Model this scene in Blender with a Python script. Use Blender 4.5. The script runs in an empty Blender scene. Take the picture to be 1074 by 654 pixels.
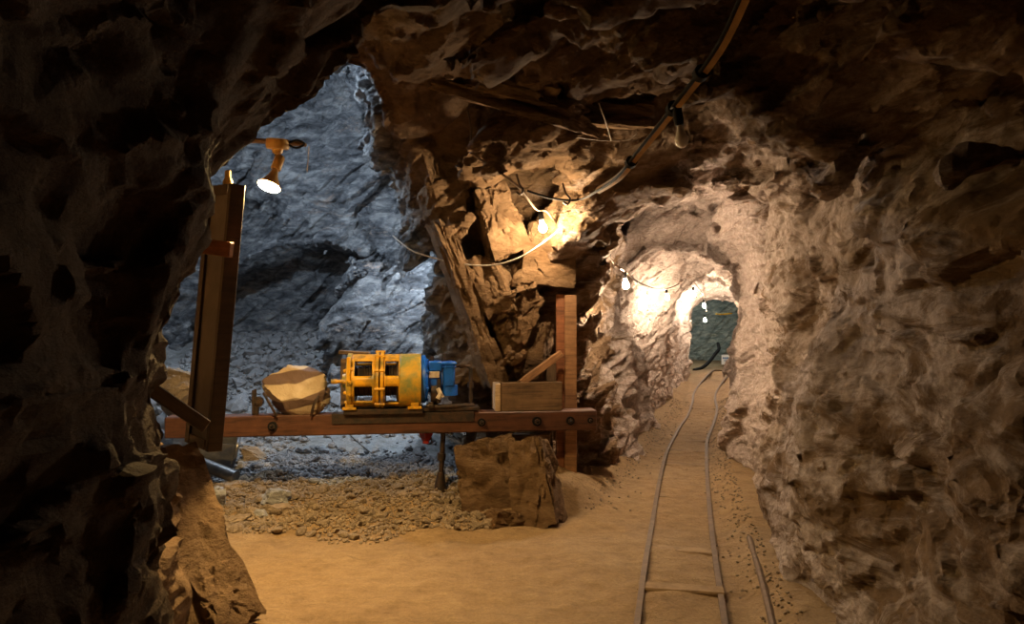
import bpy, bmesh, math, random
import numpy as np
from mathutils import Vector, Matrix, Euler

C = bpy.context.scene.collection
PI = math.pi
F_PX = 800.0
CAMZ = 1.65

# ------------------------------------------------------------------ camera, world, exposure
cam_d = bpy.data.cameras.new('camera'); cam = bpy.data.objects.new('camera', cam_d); C.objects.link(cam)
cam.location = (0, 0, CAMZ); cam.rotation_euler = (PI/2, 0, 0)
cam_d.sensor_width = 36.0; cam_d.lens = F_PX/1074*36.0; cam_d.clip_start = 0.05; cam_d.clip_end = 200
bpy.context.scene.camera = cam
w = bpy.data.worlds.new('world'); bpy.context.scene.world = w; w.use_nodes = True
w.node_tree.nodes['Background'].inputs[0].default_value = (1.0, 0.72, 0.5, 1)
w.node_tree.nodes['Background'].inputs[1].default_value = 0.0015
vs = bpy.context.scene.view_settings
vs.view_transform = 'Standard'; vs.look = 'None'; vs.exposure = -0.2; vs.gamma = 1.0; vs.use_curve_mapping = False
WARM = (1.0, 0.66, 0.36); YELLOW = (1.0, 0.60, 0.20); COOL = (0.70, 0.85, 1.0)
BULB_STR = {'mouth': 2600, 'pillar': 1750, 'tunnel': 1600, 'far': 1800}
YELLOW_E = (1.0, .66, .26)
REFLECTOR_STR = 3600
COOL_W = 190; COOL_POS = (-.55, 8.7, 2.3); COOL2_W = 230; COOL2_POS = (-2.9, 8.0, 3.8)
END_W = 90; END_POS = (5.5, 23.2, 2.1)

def at(px, py, Y):
    return ((px-537)/F_PX*Y, Y, CAMZ-(py-327)/F_PX*Y)

# ------------------------------------------------------------------ numpy noise
_rng = np.random.RandomState(7)
TAB = _rng.rand(65536, 4).astype(np.float32)
def _h(ix, iy, iz, s):
    return ((ix*73856093) ^ (iy*19349663) ^ (iz*83492791) ^ (s*2654435)) & 65535
def vnoise(p, scale, seed=0):
    q = p*scale; i = np.floor(q).astype(np.int64); f = (q-i).astype(np.float32)
    u = f*f*(3-2*f); r = 0
    for a in (0, 1):
        wa = u[:, 0] if a else 1-u[:, 0]
        for b in (0, 1):
            wb = u[:, 1] if b else 1-u[:, 1]
            for c in (0, 1):
                wc = u[:, 2] if c else 1-u[:, 2]
                r = r + wa*wb*wc*TAB[_h(i[:, 0]+a, i[:, 1]+b, i[:, 2]+c, seed), 0]
    return r*2-1
def fbm(p, scale, oct=3, seed=0):
    r = 0; a = 1.0
    for o in range(oct):
        r = r + a*vnoise(p, scale*2**o, seed+o*13); a *= .5
    return r
def facet(p, cell, seed=0, tilt=1.2, sharp=16.0):
    """nearest-cell tilted planes: chipped, ledged rock"""
    q = (p/np.array(cell)).astype(np.float32); i = np.floor(q).astype(np.int64)
    wsum = np.full(len(q), 1e-12, np.float32); val = np.zeros(len(q), np.float32)
    for a in (-1, 0, 1):
        for b in (-1, 0, 1):
            for c in (-1, 0, 1):
                h = _h(i[:, 0]+a, i[:, 1]+b, i[:, 2]+c, seed); t = TAB[h]
                dx = q[:, 0]-(i[:, 0]+a+t[:, 0]); dy = q[:, 1]-(i[:, 1]+b+t[:, 1]); dz = q[:, 2]-(i[:, 2]+c+t[:, 2])
                wt = np.exp(-sharp*(dx*dx+dy*dy+dz*dz))
                t2 = TAB[(h*7919+17) & 65535]
                val += wt*((t2[:, 3]*2-1) + tilt*(dx*(t2[:, 0]*2-1)+dy*(t2[:, 1]*2-1)+dz*(t2[:, 2]*2-1)))
                wsum += wt
    val /= wsum
    return val

# ------------------------------------------------------------------ the cavity: three tubes of cross sections (X,Z) at each depth Y
TM = [
 (-2.6, [(-1.0,-.4),(-1.1,.9),(-1.15,1.65),(-1.0,2.2),(-.5,2.8),(.3,3.0),(1.0,2.9),(1.5,2.3),(1.55,1.5),(1.3,-.4)]),
 (1.2,  [(-.95,-.4),(-1.0,.9),(-.9,1.65),(-.8,2.15),(-.45,2.6),(.3,3.0),(1.0,2.95),(1.45,2.4),(1.5,1.5),(1.25,-.4)]),
 (2.0,  [(-1.05,-.4),(-1.05,.9),(-.95,1.65),(-.78,2.2),(-.4,2.62),(.3,3.0),(1.0,3.0),(1.5,2.5),(1.58,1.5),(1.3,-.4)]),
 (2.8,  [(-1.4,-.4),(-1.27,.9),(-1.20,1.65),(-1.17,2.11),(-.43,2.82),(.3,3.05),(1.1,3.05),(1.6,2.6),(1.68,1.5),(1.4,-.4)]),
 (3.1,  [(-1.45,-.4),(-1.65,.9),(-1.75,1.65),(-1.65,2.4),(-.8,3.2),(.3,3.05),(1.1,3.05),(1.65,2.6),(1.72,1.5),(1.45,-.4)]),
 (3.8,  [(-1.22,-.4),(-1.46,.72),(-1.68,1.15),(-2.4,1.8),(-1.5,3.3),(.3,3.1),(1.2,3.05),(1.78,2.5),(1.8,1.5),(1.52,-.4)]),
 (5.0,  [(-2.0,-.4),(-2.2,.7),(-2.5,1.2),(-2.4,2.2),(-1.2,3.1),(.3,3.15),(1.35,3.05),(1.95,2.6),(2.0,1.5),(1.75,-.4)]),
 (6.0,  [(-2.2,-.4),(-2.3,.7),(-2.4,1.2),(-2.2,2.2),(-1.1,3.2),(.3,3.15),(1.45,3.0),(2.05,2.6),(2.12,1.5),(1.93,-.4)]),
 (7.3,  [(-1.4,-.4),(-1.4,.7),(-1.4,1.2),(-1.3,2.2),(-.8,3.3),(.4,3.0),(1.5,2.9),(2.2,2.5),(2.35,1.5),(2.2,-.4)]),
]
TC = [
 (3.3,  [(-1.4,-.4),(-1.6,.7),(-1.9,1.3),(-2.2,2.1),(-2.0,2.8),(-1.3,3.2),(-.8,3.2),(-.6,2.3),(-.5,1.5),(-.5,-.4)]),
 (4.2,  [(-1.55,-.4),(-1.8,.7),(-2.3,1.4),(-2.5,2.2),(-2.2,3.1),(-1.4,3.5),(-.8,3.5),(-.6,2.3),(-.3,1.5),(-.3,-.4)]),
 (5.0,  [(-2.05,-.4),(-2.4,.7),(-3.0,1.5),(-3.1,2.3),(-2.6,3.5),(-1.6,4.0),(-.9,3.9),(-.6,3.0),(-.2,1.5),(0,-.4)]),
 (6.4,  [(-3.0,-.4),(-3.3,.7),(-3.6,1.6),(-3.5,2.6),(-2.8,3.8),(-1.8,4.6),(-1.15,4.4),(-.8,3.1),(-.45,1.6),(-.4,-.4)]),
 (7.0,  [(-3.3,-.4),(-3.7,.7),(-4.0,1.6),(-3.9,2.8),(-3.0,4.0),(-2.0,4.5),(-1.15,4.1),(-.85,3.0),(-.5,1.6),(-.42,-.4)]),
 (8.0,  [(-3.9,-.4),(-4.3,.7),(-4.6,1.6),(-4.5,3.0),(-3.4,4.2),(-2.3,4.7),(-1.5,4.3),(-1.15,3.0),(-.78,1.6),(-.6,-.4)]),
 (9.0,  [(-4.3,-.4),(-4.6,.7),(-4.8,1.6),(-4.6,3.0),(-3.5,4.3),(-2.5,4.8),(-1.5,4.4),(-.5,3.1),(-.3,1.6),(-.2,-.4)]),
 (10.0, [(-4.6,-.4),(-4.8,.7),(-5.0,1.6),(-4.7,2.8),(-3.6,4.2),(-2.6,4.8),(-1.5,4.3),(-.6,3.1),(-.3,1.6),(-.2,-.4)]),
 (12.0, [(-4.6,-.4),(-4.8,.7),(-5.0,1.6),(-4.7,2.6),(-3.6,4.0),(-2.6,4.5),(-1.6,4.1),(-.8,3.0),(-.5,1.6),(-.4,-.4)]),
]
TT = [
 (5.6,  [(.3,-.4),(.4,.8),(.5,1.6),(.5,2.3),(.8,2.7),(1.3,2.9),(1.7,2.8),(2.05,2.3),(2.08,1.5),(1.85,-.4)]),
 (6.7,  [(.72,-.4),(.66,.8),(.62,1.6),(.58,2.3),(.8,2.7),(1.3,2.87),(1.9,2.8),(2.2,2.3),(2.22,1.5),(2.05,-.4)]),
 (7.6,  [(.98,-.4),(.80,.8),(.66,1.6),(.60,2.3),(.85,2.7),(1.4,2.85),(2.1,2.75),(2.42,2.3),(2.42,1.5),(2.25,-.4)]),
 (8.5,  [(1.42,-.4),(1.33,.8),(1.18,1.6),(1.10,2.2),(1.25,2.6),(1.65,2.75),(2.25,2.68),(2.65,2.25),(2.68,1.5),(2.55,-.4)]),
 (9.0,  [(1.5,-.4),(1.38,.8),(1.2,1.6),(1.12,2.2),(1.25,2.58),(1.7,2.72),(2.3,2.65),(2.7,2.25),(2.75,1.5),(2.68,-.4)]),
 (9.6,  [(1.65,-.4),(1.35,.8),(1.1,1.6),(1.05,2.2),(1.3,2.6),(1.8,2.72),(2.4,2.65),(2.8,2.25),(2.86,1.5),(2.8,-.4)]),
 (11.0, [(2.10,-0.40),(1.95,0.80),(1.62,1.60),(1.60,2.30),(1.80,2.60),(2.30,2.70),(3.02,2.62),(3.27,2.20),(3.36,1.50),(3.32,-0.40)]),
 (12.3, [(2.45,-0.40),(2.30,0.80),(2.10,1.60),(2.10,2.20),(2.35,2.55),(2.80,2.65),(3.35,2.60),(3.60,2.20),(3.79,1.50),(3.75,-0.40)]),
 (12.8, [(2.60,-0.40),(2.60,0.80),(2.60,1.60),(2.65,2.05),(2.90,2.32),(3.20,2.42),(3.56,2.38),(3.76,2.10),(3.94,1.50),(3.91,-0.40)]),
 (13.6, [(2.80,-0.40),(2.70,0.80),(2.65,1.60),(2.70,2.10),(3.00,2.40),(3.40,2.50),(3.87,2.40),(4.03,2.00),(4.20,1.50),(4.17,-0.40)]),
 (15.0, [(3.20,-0.40),(3.10,0.80),(3.05,1.60),(3.10,2.10),(3.45,2.40),(3.80,2.50),(4.30,2.35),(4.48,1.90),(4.66,1.40),(4.63,-0.40)]),
 (17.0, [(3.75,-0.40),(3.75,0.80),(3.70,1.50),(3.75,2.00),(4.10,2.20),(4.45,2.30),(5.04,2.20),(5.19,1.90),(5.34,1.40),(5.29,-0.40)]),
 (18.0, [(4.00,-0.40),(4.10,0.80),(4.15,1.40),(4.20,1.75),(4.45,1.98),(4.75,2.05),(5.31,2.00),(5.51,1.75),(5.69,1.30),(5.66,-0.40)]),
 (21.0, [(4.65,-0.40),(4.75,0.80),(4.75,1.40),(4.80,1.80),(5.20,2.05),(5.50,2.15),(6.17,2.05),(6.47,1.75),(6.67,1.30),(6.62,-0.40)]),
 (22.0, [(4.65,-0.40),(4.65,0.80),(4.65,1.40),(4.70,2.10),(5.20,2.50),(5.80,2.60),(6.84,2.50),(7.44,2.00),(7.74,1.30),(7.74,-0.40)]),
 (26.5, [(5.15,-0.40),(5.25,0.80),(5.25,1.40),(5.25,2.10),(5.80,2.60),(6.60,2.70),(7.93,2.60),(8.53,2.10),(8.83,1.30),(8.83,-0.40)]),
]
def poly_at(T, y):
    if y < T[0][0] or y > T[-1][0]: return None
    for (y0, a), (y1, b) in zip(T, T[1:]):
        if y <= y1:
            t = (y-y0)/(y1-y0)
            return np.array(a)*(1-t)+np.array(b)*t
def sd_poly(P, X, Z):
    d = np.full(X.shape, 1e9); s = np.ones(X.shape)
    n = len(P)
    for i in range(n):
        a = P[i]; b = P[i-1]
        ex, ez = b[0]-a[0], b[1]-a[1]; wx, wz = X-a[0], Z-a[1]
        t = np.clip((wx*ex+wz*ez)/(ex*ex+ez*ez), 0, 1)
        d = np.minimum(d, (wx-ex*t)**2+(wz-ez*t)**2)
        c1 = Z >= a[1]; c2 = Z < b[1]; c3 = ex*wz > ez*wx
        s = np.where((c1 & c2 & c3) | (~c1 & ~c2 & ~c3), -s, s)
    return s*np.sqrt(d)
def smin(a, b, k):
    h = np.clip(.5+.5*(b-a)/k, 0, 1)
    return b*(1-h)+a*h-k*h*(1-h)
# hand placed rock masses (solid): (centre, half size, rotation xyz degrees)
SOLIDS = [
 ((-1.80,10.25,.95),(.46,.6,1.30),(6,5,14)),      # buttress in the side chamber
 ((-.62,7.05,2.4),(.07,.30,1.3),(0,-17,8)),       # steep ribs and slabs of the pillar
 ((-.34,6.98,2.25),(.11,.22,1.1),(0,-20,-12)),
 ((.02,7.0,2.30),(.15,.25,.70),(0,-13,16)),
 ((.36,6.98,2.25),(.19,.20,.42),(6,-6,-8)),
 ((.10,6.98,1.62),(.13,.20,.32),(-8,10,24)),
 ((-.12,6.96,1.30),(.09,.20,.55),(6,-24,28)),
 ((.22,7.0,1.40),(.10,.18,.40),(-6,-16,-24)),
 ((-.02,7.2,.2),(.42,.4,.5),(14,0,-6)),
 ((.55,6.3,3.2),(.9,.5,.3),(-14,8,-10)),
 ((.55,6.5,2.96),(.85,.5,.12),(-9,-5,-14)),     # pale slab over the tunnel mouth
]
def carve(x0, x1, y0, y1, z0, z1, h):
    xs = np.arange(x0, x1, h); ys = np.arange(y0, y1+h*.5, h); zs = np.arange(z0, z1, h)
    X, Z = np.meshgrid(xs, zs, indexing='ij')
    D = np.empty((len(xs), len(ys), len(zs)), np.float32)
    yend = np.where(Z < 2.65-.55*((X+2.9)/1.3)**2, 11.6, 10.8+.0*X) - .12*np.clip(Z-2.6, 0, 3) - .25*np.clip(X+2.6, -1.5, 2)
    for j, y in enumerate(ys):
        d = np.full(X.shape, 1.0)
        p = poly_at(TM, y)
        if p is not None:
            pil = 7.02 + .25*np.sin(X*3)                     # the pillar's front face
            e = np.where((X > -1.2) & (X < .75), y-pil, -1.0)
            d = np.minimum(d, np.maximum(np.maximum(sd_poly(p, X, Z), e), y-7.35))
        p = poly_at(TC, y)
        if p is not None:
            d = smin(d, np.maximum(sd_poly(p, X, Z), y-yend), .08)
        p = poly_at(TT, y)
        if p is not None:
            d = smin(d, np.maximum(sd_poly(p, X, Z), y-26.2), .08)
        d = np.maximum(d, -2.4-y)
        D[:, j, :] = d
    XX, YY, ZZ = np.meshgrid(xs, ys, zs, indexing='ij')
    for c, hs, r in SOLIDS:
        if hs[0] == 0: continue
        R = max(hs)*1.8+.2
        ii = np.where(np.abs(xs-c[0]) < R)[0]; jj = np.where(np.abs(ys-c[1]) < R)[0]; kk = np.where(np.abs(zs-c[2]) < R)[0]
        if not len(ii) or not len(jj) or not len(kk): continue
        sl = (slice(ii[0], ii[-1]+1), slice(jj[0], jj[-1]+1), slice(kk[0], kk[-1]+1))
        P = np.stack([XX[sl]-c[0], YY[sl]-c[1], ZZ[sl]-c[2]], -1)
        M = np.array(Euler([math.radians(v) for v in r]).to_matrix())
        Q = np.abs(P @ M)-np.array(hs)
        sb = np.linalg.norm(np.maximum(Q, 0), axis=-1)+np.minimum(Q.max(-1), 0)
        D[sl] = np.maximum(D[sl], -(sb-.04)).astype(np.float32)
    band = np.abs(D) < .42
    P = np.stack([XX[band], YY[band], ZZ[band]], -1).astype(np.float32)
    del XX, YY, ZZ
    # strata dip down to the left: rotate sample space, stretch along the bedding
    a = math.radians(38); ca, sa = math.cos(a), math.sin(a)
    R = np.stack([P[:, 0]*ca+P[:, 2]*sa, P[:, 1]+.25*P[:, 0], -P[:, 0]*sa+P[:, 2]*ca], -1)
    wv = np.stack([vnoise(P, 1.3, 3), vnoise(P, 1.3, 4), vnoise(P, 1.3, 5)], -1)*.10
    R = R+wv
    far = np.clip((P[:, 1]-9)/5, 0, 1)*(P[:, 0] > 1)
    rightw = np.clip((P[:, 0]-1.0)*1.5, 0, 1)*np.clip((2.6-P[:, 2])/.5, 0, 1)
    calm = 1-.8*np.clip((-.45-P[:, 0])/.4, 0, 1)*np.clip((4.9-P[:, 1])/.8, 0, 1)
    ceil = np.clip((P[:, 2]-2.3)/.4, 0, 1)*np.clip((P[:, 0]+.9)/.5, 0, 1)*np.clip((8-P[:, 1])/1.5, 0, 1)
    disp = .17*facet(R, (1.5, 1.2, .75), 11, 2.2, 34)*(1-.5*rightw)*(1-.55*far)*calm
    Q2 = np.stack([P[:, 0]+.25*P[:, 1], P[:, 1], P[:, 2]-.12*P[:, 0]], -1)+wv
    disp += .13*ceil*facet(Q2, (1.4, .7, .5), 15, 2.0, 40)
    disp += .055*facet(R, (.95, .6, .26), 12, 2.4, 34)*(1-.5*rightw)*(.3+.7*calm)
    disp += .035*fbm(P, 1.4, 2, 20)
    pilm = np.clip((P[:, 0]+1.2)/.3, 0, 1)*np.clip((.85-P[:, 0])/.2, 0, 1)*np.clip((P[:, 1]-6.0)/.4, 0, 1)*np.clip((3.0-P[:, 2])/.5, 0, 1)
    disp += .06*pilm*facet(R, (.38, .4, .8), 17, 2.6, 60)
    Q3 = P*np.array([1, 1, .38], np.float32)
    disp += rightw*(.12*fbm(Q3, 1.1, 3, 31)-.035*np.abs(vnoise(Q3, 3.1, 33)))
    # keep the mouth edge and the ground line close to the drawn sections
    D[band] += disp.astype(np.float32)
    # room cut out for the beam and the post
    for (a0, a1), (b0, b1), (c0, c1) in (((-3.4, .95), (5.6, 6.86), (.50, 1.02)), ((.30, .70), (6.5, 7.0), (.05, 1.92)), ((-.25, .60), (6.3, 7.0), (.8, 1.2)), ((-.75, -.1), (6.1, 6.95), (.02, 1.3)), ((.1, .62), (6.0, 6.7), (.3, 1.9))):
        ii = np.where((xs >= a0) & (xs <= a1))[0]; jj = np.where((ys >= b0) & (ys <= b1))[0]; kk = np.where((zs >= c0) & (zs <= c1))[0]
        if not len(ii) or not len(jj) or not len(kk): continue
        x_ = xs[ii][:, None, None]; y_ = ys[jj][None, :, None]; z_ = zs[kk][None, None, :]
        dd = np.maximum(np.maximum(np.maximum(a0-x_, x_-a1), np.maximum(b0-y_, y_-b1)), np.maximum(c0-z_, z_-c1))
        sl = (slice(ii[0], ii[-1]+1), slice(jj[0], jj[-1]+1), slice(kk[0], kk[-1]+1))
        D[sl] = np.minimum(D[sl], dd+.012)
    return D, xs, ys, zs
def surface_nets(D, xs, ys, zs):
    h = xs[1]-xs[0]; S = D > 0
    n0, n1, n2 = D.shape
    cnt = np.zeros((n0-1, n1-1, n2-1), np.int8)
    for a in (0, 1):
        for b in (0, 1):
            for c in (0, 1):
                cnt += S[a:n0-1+a, b:n1-1+b, c:n2-1+c]
    mix = (cnt > 0) & (cnt < 8)
    I, J, K = np.nonzero(mix)
    idx = np.full(mix.shape, -1, np.int32); idx[I, J, K] = np.arange(len(I))
    acc = np.zeros((len(I), 3)); n = np.zeros(len(I))
    corners = [(a, b, c) for a in (0, 1) for b in (0, 1) for c in (0, 1)]
    for p in corners:
        for ax in range(3):
            if p[ax]: continue
            q = list(p); q[ax] = 1
            da = D[I+p[0], J+p[1], K+p[2]]; db = D[I+q[0], J+q[1], K+q[2]]
            m = (da > 0) != (db > 0)
            t = np.where(m, da/np.where(m, da-db, 1), 0)
            pos = np.zeros((len(I), 3)); 
            for k in range(3): pos[:, k] = p[k]
            pos[:, ax] = t
            acc[m] += pos[m]; n[m] += 1
    acc /= n[:, None]
    V = acc*h+np.stack([xs[I], ys[J], zs[K]], -1)
    F = []
    for ax in range(3):
        o1, o2 = (ax+1) % 3, (ax+2) % 3
        sh = [slice(None)]*3; sh2 = [slice(None)]*3
        sh[ax] = slice(0, -1); sh2[ax] = slice(1, None)
        A = S[tuple(sh)]; B = S[tuple(sh2)]
        E = np.array(np.nonzero(A != B))
        m = (E[o1] >= 1) & (E[o2] >= 1) & (E[o1] < D.shape[o1]-1) & (E[o2] < D.shape[o2]-1)
        E = E[:, m]
        flip = B[tuple(E)]
        def cid(d1, d2):
            e = E.copy(); e[o1] += d1; e[o2] += d2
            return idx[tuple(e)]
        q = np.stack([cid(-1, -1), cid(0, -1), cid(0, 0), cid(-1, 0)], -1)
        q[flip] = q[flip][:, ::-1]
        F.append(q)
    return V, np.concatenate(F)
def vnormals(V, F):
    fn = np.cross(V[F[:, 2]]-V[F[:, 0]], V[F[:, 3]]-V[F[:, 1]])
    N = np.zeros_like(V)
    for k in range(4): 
        for c in range(3): N[:, c] += np.bincount(F[:, k], fn[:, c], len(V))
    return N/np.maximum(np.linalg.norm(N, axis=1, keepdims=True), 1e-9)
def subdivide(V, F):
    n = len(V)
    e = np.concatenate([np.stack([F[:, k], F[:, (k+1) % 4]], -1) for k in range(4)]); e.sort(axis=1)
    key = e[:, 0].astype(np.int64)*n+e[:, 1]
    u, inv = np.unique(key, return_inverse=True)
    ea, eb = u//n, u % n
    mids = (V[ea]+V[eb])/2; cen = V[F].mean(1)
    inv = inv.reshape(4, -1)+n; cc = np.arange(len(F))+n+len(u)
    V2 = np.concatenate([V, mids, cen])
    F2 = np.concatenate([np.stack([F[:, k], inv[k], cc, inv[k-1]], -1) for k in range(4)])
    return V2, F2
def mesh_np(name, V, F, mat, attrs=None, smooth=True):
    used, inv = np.unique(F, return_inverse=True); F = inv.reshape(F.shape); V = V[used]
    me = bpy.data.meshes.new(name); me.vertices.add(len(V)); me.vertices.foreach_set('co', V.astype(np.float32).ravel())
    k = F.shape[1]
    me.loops.add(F.size); me.loops.foreach_set('vertex_index', F.astype(np.int32).ravel())
    me.polygons.add(len(F)); me.polygons.foreach_set('loop_start', np.arange(0, F.size, k, dtype=np.int32))
    me.polygons.foreach_set('loop_total', np.full(len(F), k, np.int32))
    me.update(calc_edges=True)
    me.polygons.foreach_set('use_smooth', np.full(len(F), smooth))
    for an, arr in (attrs or {}).items():
        at_ = me.attributes.new(an, 'FLOAT', 'POINT'); at_.data.foreach_set('value', arr[used].astype(np.float32))
    me.materials.append(mat)
    o = bpy.data.objects.new(name, me); C.objects.link(o)
    return o

# ------------------------------------------------------------------ materials
def new_mat(name):
    m = bpy.data.materials.new(name); m.use_nodes = True
    nt = m.node_tree; b = nt.nodes['Principled BSDF']
    return m, nt, b
def N(nt, t, **kw):
    n = nt.nodes.new(t)
    for k, v in kw.items(): setattr(n, k, v)
    return n
def noise(nt, vec, scale, detail=6, rough=.6, dist=0.0):
    n = N(nt, 'ShaderNodeTexNoise'); n.inputs['Scale'].default_value = scale; n.inputs['Detail'].default_value = detail
    n.inputs['Roughness'].default_value = rough; n.inputs['Distortion'].default_value = dist
    nt.links.new(vec, n.inputs['Vector']); return n.outputs['Fac']
def ramp(nt, fac, stops):
    r = N(nt, 'ShaderNodeValToRGB'); nt.links.new(fac, r.inputs[0])
    el = r.color_ramp.elements
    while len(el) < len(stops): el.new(.5)
    for e, (p, c) in zip(el, stops):
        e.position = p; e.color = c if len(c) == 4 else (*c, 1)
    return r.outputs[0]
def mixc(nt, fac, a, b, mode='MIX'):
    m = N(nt, 'ShaderNodeMix', data_type='RGBA', blend_type=mode)
    for s, v in ((m.inputs[0], fac), (m.inputs[6], a), (m.inputs[7], b)):
        if isinstance(v, (int, float)): s.default_value = v
        elif isinstance(v, tuple): s.default_value = (*v, 1) if len(v) == 3 else v
        else: nt.links.new(v, s)
    return m.outputs[2]
def math_(nt, op, a, b=0.0, c=None, clamp=False):
    m = N(nt, 'ShaderNodeMath', operation=op); m.use_clamp = clamp
    for i, v in enumerate((a, b, c)):
        if v is None: continue
        if isinstance(v, (int, float)): m.inputs[i].default_value = v
        else: nt.links.new(v, m.inputs[i])
    return m.outputs[0]
def attr(nt, name):
    a = N(nt, 'ShaderNodeAttribute'); a.attribute_name = name; return a.outputs['Fac']
def pos(nt, scale=(1, 1, 1), rot=(0, 0, 0), obj=False):
    m = N(nt, 'ShaderNodeMapping'); m.inputs['Scale'].default_value = scale; m.inputs['Rotation'].default_value = rot
    if obj: src = N(nt, 'ShaderNodeTexCoord').outputs['Object']
    else: src = N(nt, 'ShaderNodeNewGeometry').outputs['Position']
    nt.links.new(src, m.inputs['Vector']); return m.outputs[0]
def bump(nt, b, hgt, strength=.6, dist=.02, prev=None):
    n = N(nt, 'ShaderNodeBump'); n.inputs['Strength'].default_value = strength; n.inputs['Distance'].default_value = dist
    nt.links.new(hgt, n.inputs['Height'])
    if prev is not None: nt.links.new(prev, n.inputs['Normal'])
    if b is not None: nt.links.new(n.outputs[0], b.inputs['Normal'])
    return n.outputs[0]

def rock_material():
    m, nt, b = new_mat('cave_rock')
    p = pos(nt); ps = pos(nt, (1.0, 1.0, 2.6), (0, math.radians(38), 0))
    big = noise(nt, p, .9, 5, .6, .4); mid = noise(nt, ps, 3.2, 10, .68, .6); fine = noise(nt, p, 26, 6, .7)
    vor = N(nt, 'ShaderNodeTexVoronoi', feature='DISTANCE_TO_EDGE'); vor.inputs['Scale'].default_value = 3.2
    wp = mixc(nt, .12, ps, N(nt, 'ShaderNodeTexNoise').outputs['Color']); nt.links.new(wp, vor.inputs['Vector'])
    crack = ramp(nt, vor.outputs['Distance'], [(0, (0, 0, 0)), (.05, (1, 1, 1))])
    tan = ramp(nt, mid, [(.25, (.07, .038, .017)), (.45, (.165, .10, .052)), (.62, (.29, .185, .105)), (.8, (.42, .30, .19))])
    rust = ramp(nt, big, [(.35, (.15, .078, .032)), (.62, (.30, .20, .12))])
    warm = mixc(nt, .35, tan, rust)
    grey = ramp(nt, mid, [(.3, (.035, .038, .045)), (.48, (.19, .20, .22)), (.66, (.48, .49, .50))])
    crustc = ramp(nt, fine, [(.3, (.42, .31, .25)), (.7, (.66, .55, .48))])
    cf = math_(nt, 'ADD', math_(nt, 'MULTIPLY', noise(nt, ps, 1.9, 12, .72, .8), 1.0), math_(nt, 'MULTIPLY', attr(nt, 'crust'), .30))
    cf = ramp(nt, cf, [(.57, (0, 0, 0)), (.67, (1, 1, 1))])
    cf = math_(nt, 'MULTIPLY', cf, math_(nt, 'ADD', math_(nt, 'MULTIPLY', attr(nt, 'crust'), 2.6), math_(nt, 'MULTIPLY', attr(nt, 'grey'), .7), clamp=True))
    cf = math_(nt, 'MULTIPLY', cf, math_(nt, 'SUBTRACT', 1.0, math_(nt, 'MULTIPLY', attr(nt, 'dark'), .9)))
    col = mixc(nt, attr(nt, 'grey'), warm, grey)
    col = mixc(nt, cf, col, crustc)
    gr = ramp(nt, mid, [(.3, (.14, .18, .17)), (.5, (.36, .40, .35)), (.68, (.68, .68, .56))])
    col = mixc(nt, attr(nt, 'green'), col, gr)
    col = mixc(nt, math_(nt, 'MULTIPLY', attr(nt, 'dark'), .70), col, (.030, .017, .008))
    col = mixc(nt, .35, col, ramp(nt, fine, [(.3, (.45, .45, .45)), (.7, (1, 1, 1))]), 'MULTIPLY')
    nt.links.new(col, b.inputs['Base Color']); b.inputs['Roughness'].default_value = .9
    b.inputs['Specular IOR Level'].default_value = .14
    hn = noise(nt, ps, 3.6, 9, .74, .15)
    def edges(scale, seed):
        v2 = N(nt, 'ShaderNodeTexVoronoi', feature='F1'); v2.inputs['Scale'].default_value = scale
        nw = N(nt, 'ShaderNodeTexNoise'); nw.inputs['Scale'].default_value = 2.5; nt.links.new(pos(nt), nw.inputs['Vector'])
        nt.links.new(mixc(nt, .10, pos(nt, (1, 1, 2.2), (seed, math.radians(38), 0)), nw.outputs['Color']), v2.inputs['Vector'])
        dv = N(nt, 'ShaderNodeVectorMath', operation='DOT_PRODUCT')       # each chip is a tilted plane
        sub = N(nt, 'ShaderNodeVectorMath', operation='SUBTRACT'); nt.links.new(v2.outputs['Color'], sub.inputs[0]); sub.inputs[1].default_value = (.5, .5, .5)
        ps2 = N(nt, 'ShaderNodeVectorMath', operation='SUBTRACT'); sc_ = N(nt, 'ShaderNodeVectorMath', operation='SCALE')
        nt.links.new(v2.inputs['Vector'].links[0].from_socket, ps2.inputs[0]); nt.links.new(v2.outputs['Position'], ps2.inputs[1])
        nt.links.new(ps2.outputs[0], sc_.inputs[0]); sc_.inputs['Scale'].default_value = scale
        nt.links.new(sub.outputs[0], dv.inputs[0]); nt.links.new(sc_.outputs[0], dv.inputs[1])
        return math_(nt, 'SUBTRACT', dv.outputs['Value'], math_(nt, 'MULTIPLY', v2.outputs['Distance'], .7))
    h = math_(nt, 'ADD', math_(nt, 'MULTIPLY', hn, .75), math_(nt, 'ADD', math_(nt, 'MULTIPLY', edges(4.5, 0), .34), math_(nt, 'MULTIPLY', edges(12, .4), .13)))
    n1 = bump(nt, None, h, 1.0, .10)
    bump(nt, b, math_(nt, 'ADD', fine, math_(nt, 'MULTIPLY', cf, .5)), .9, .018, n1)
    return m
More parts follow.
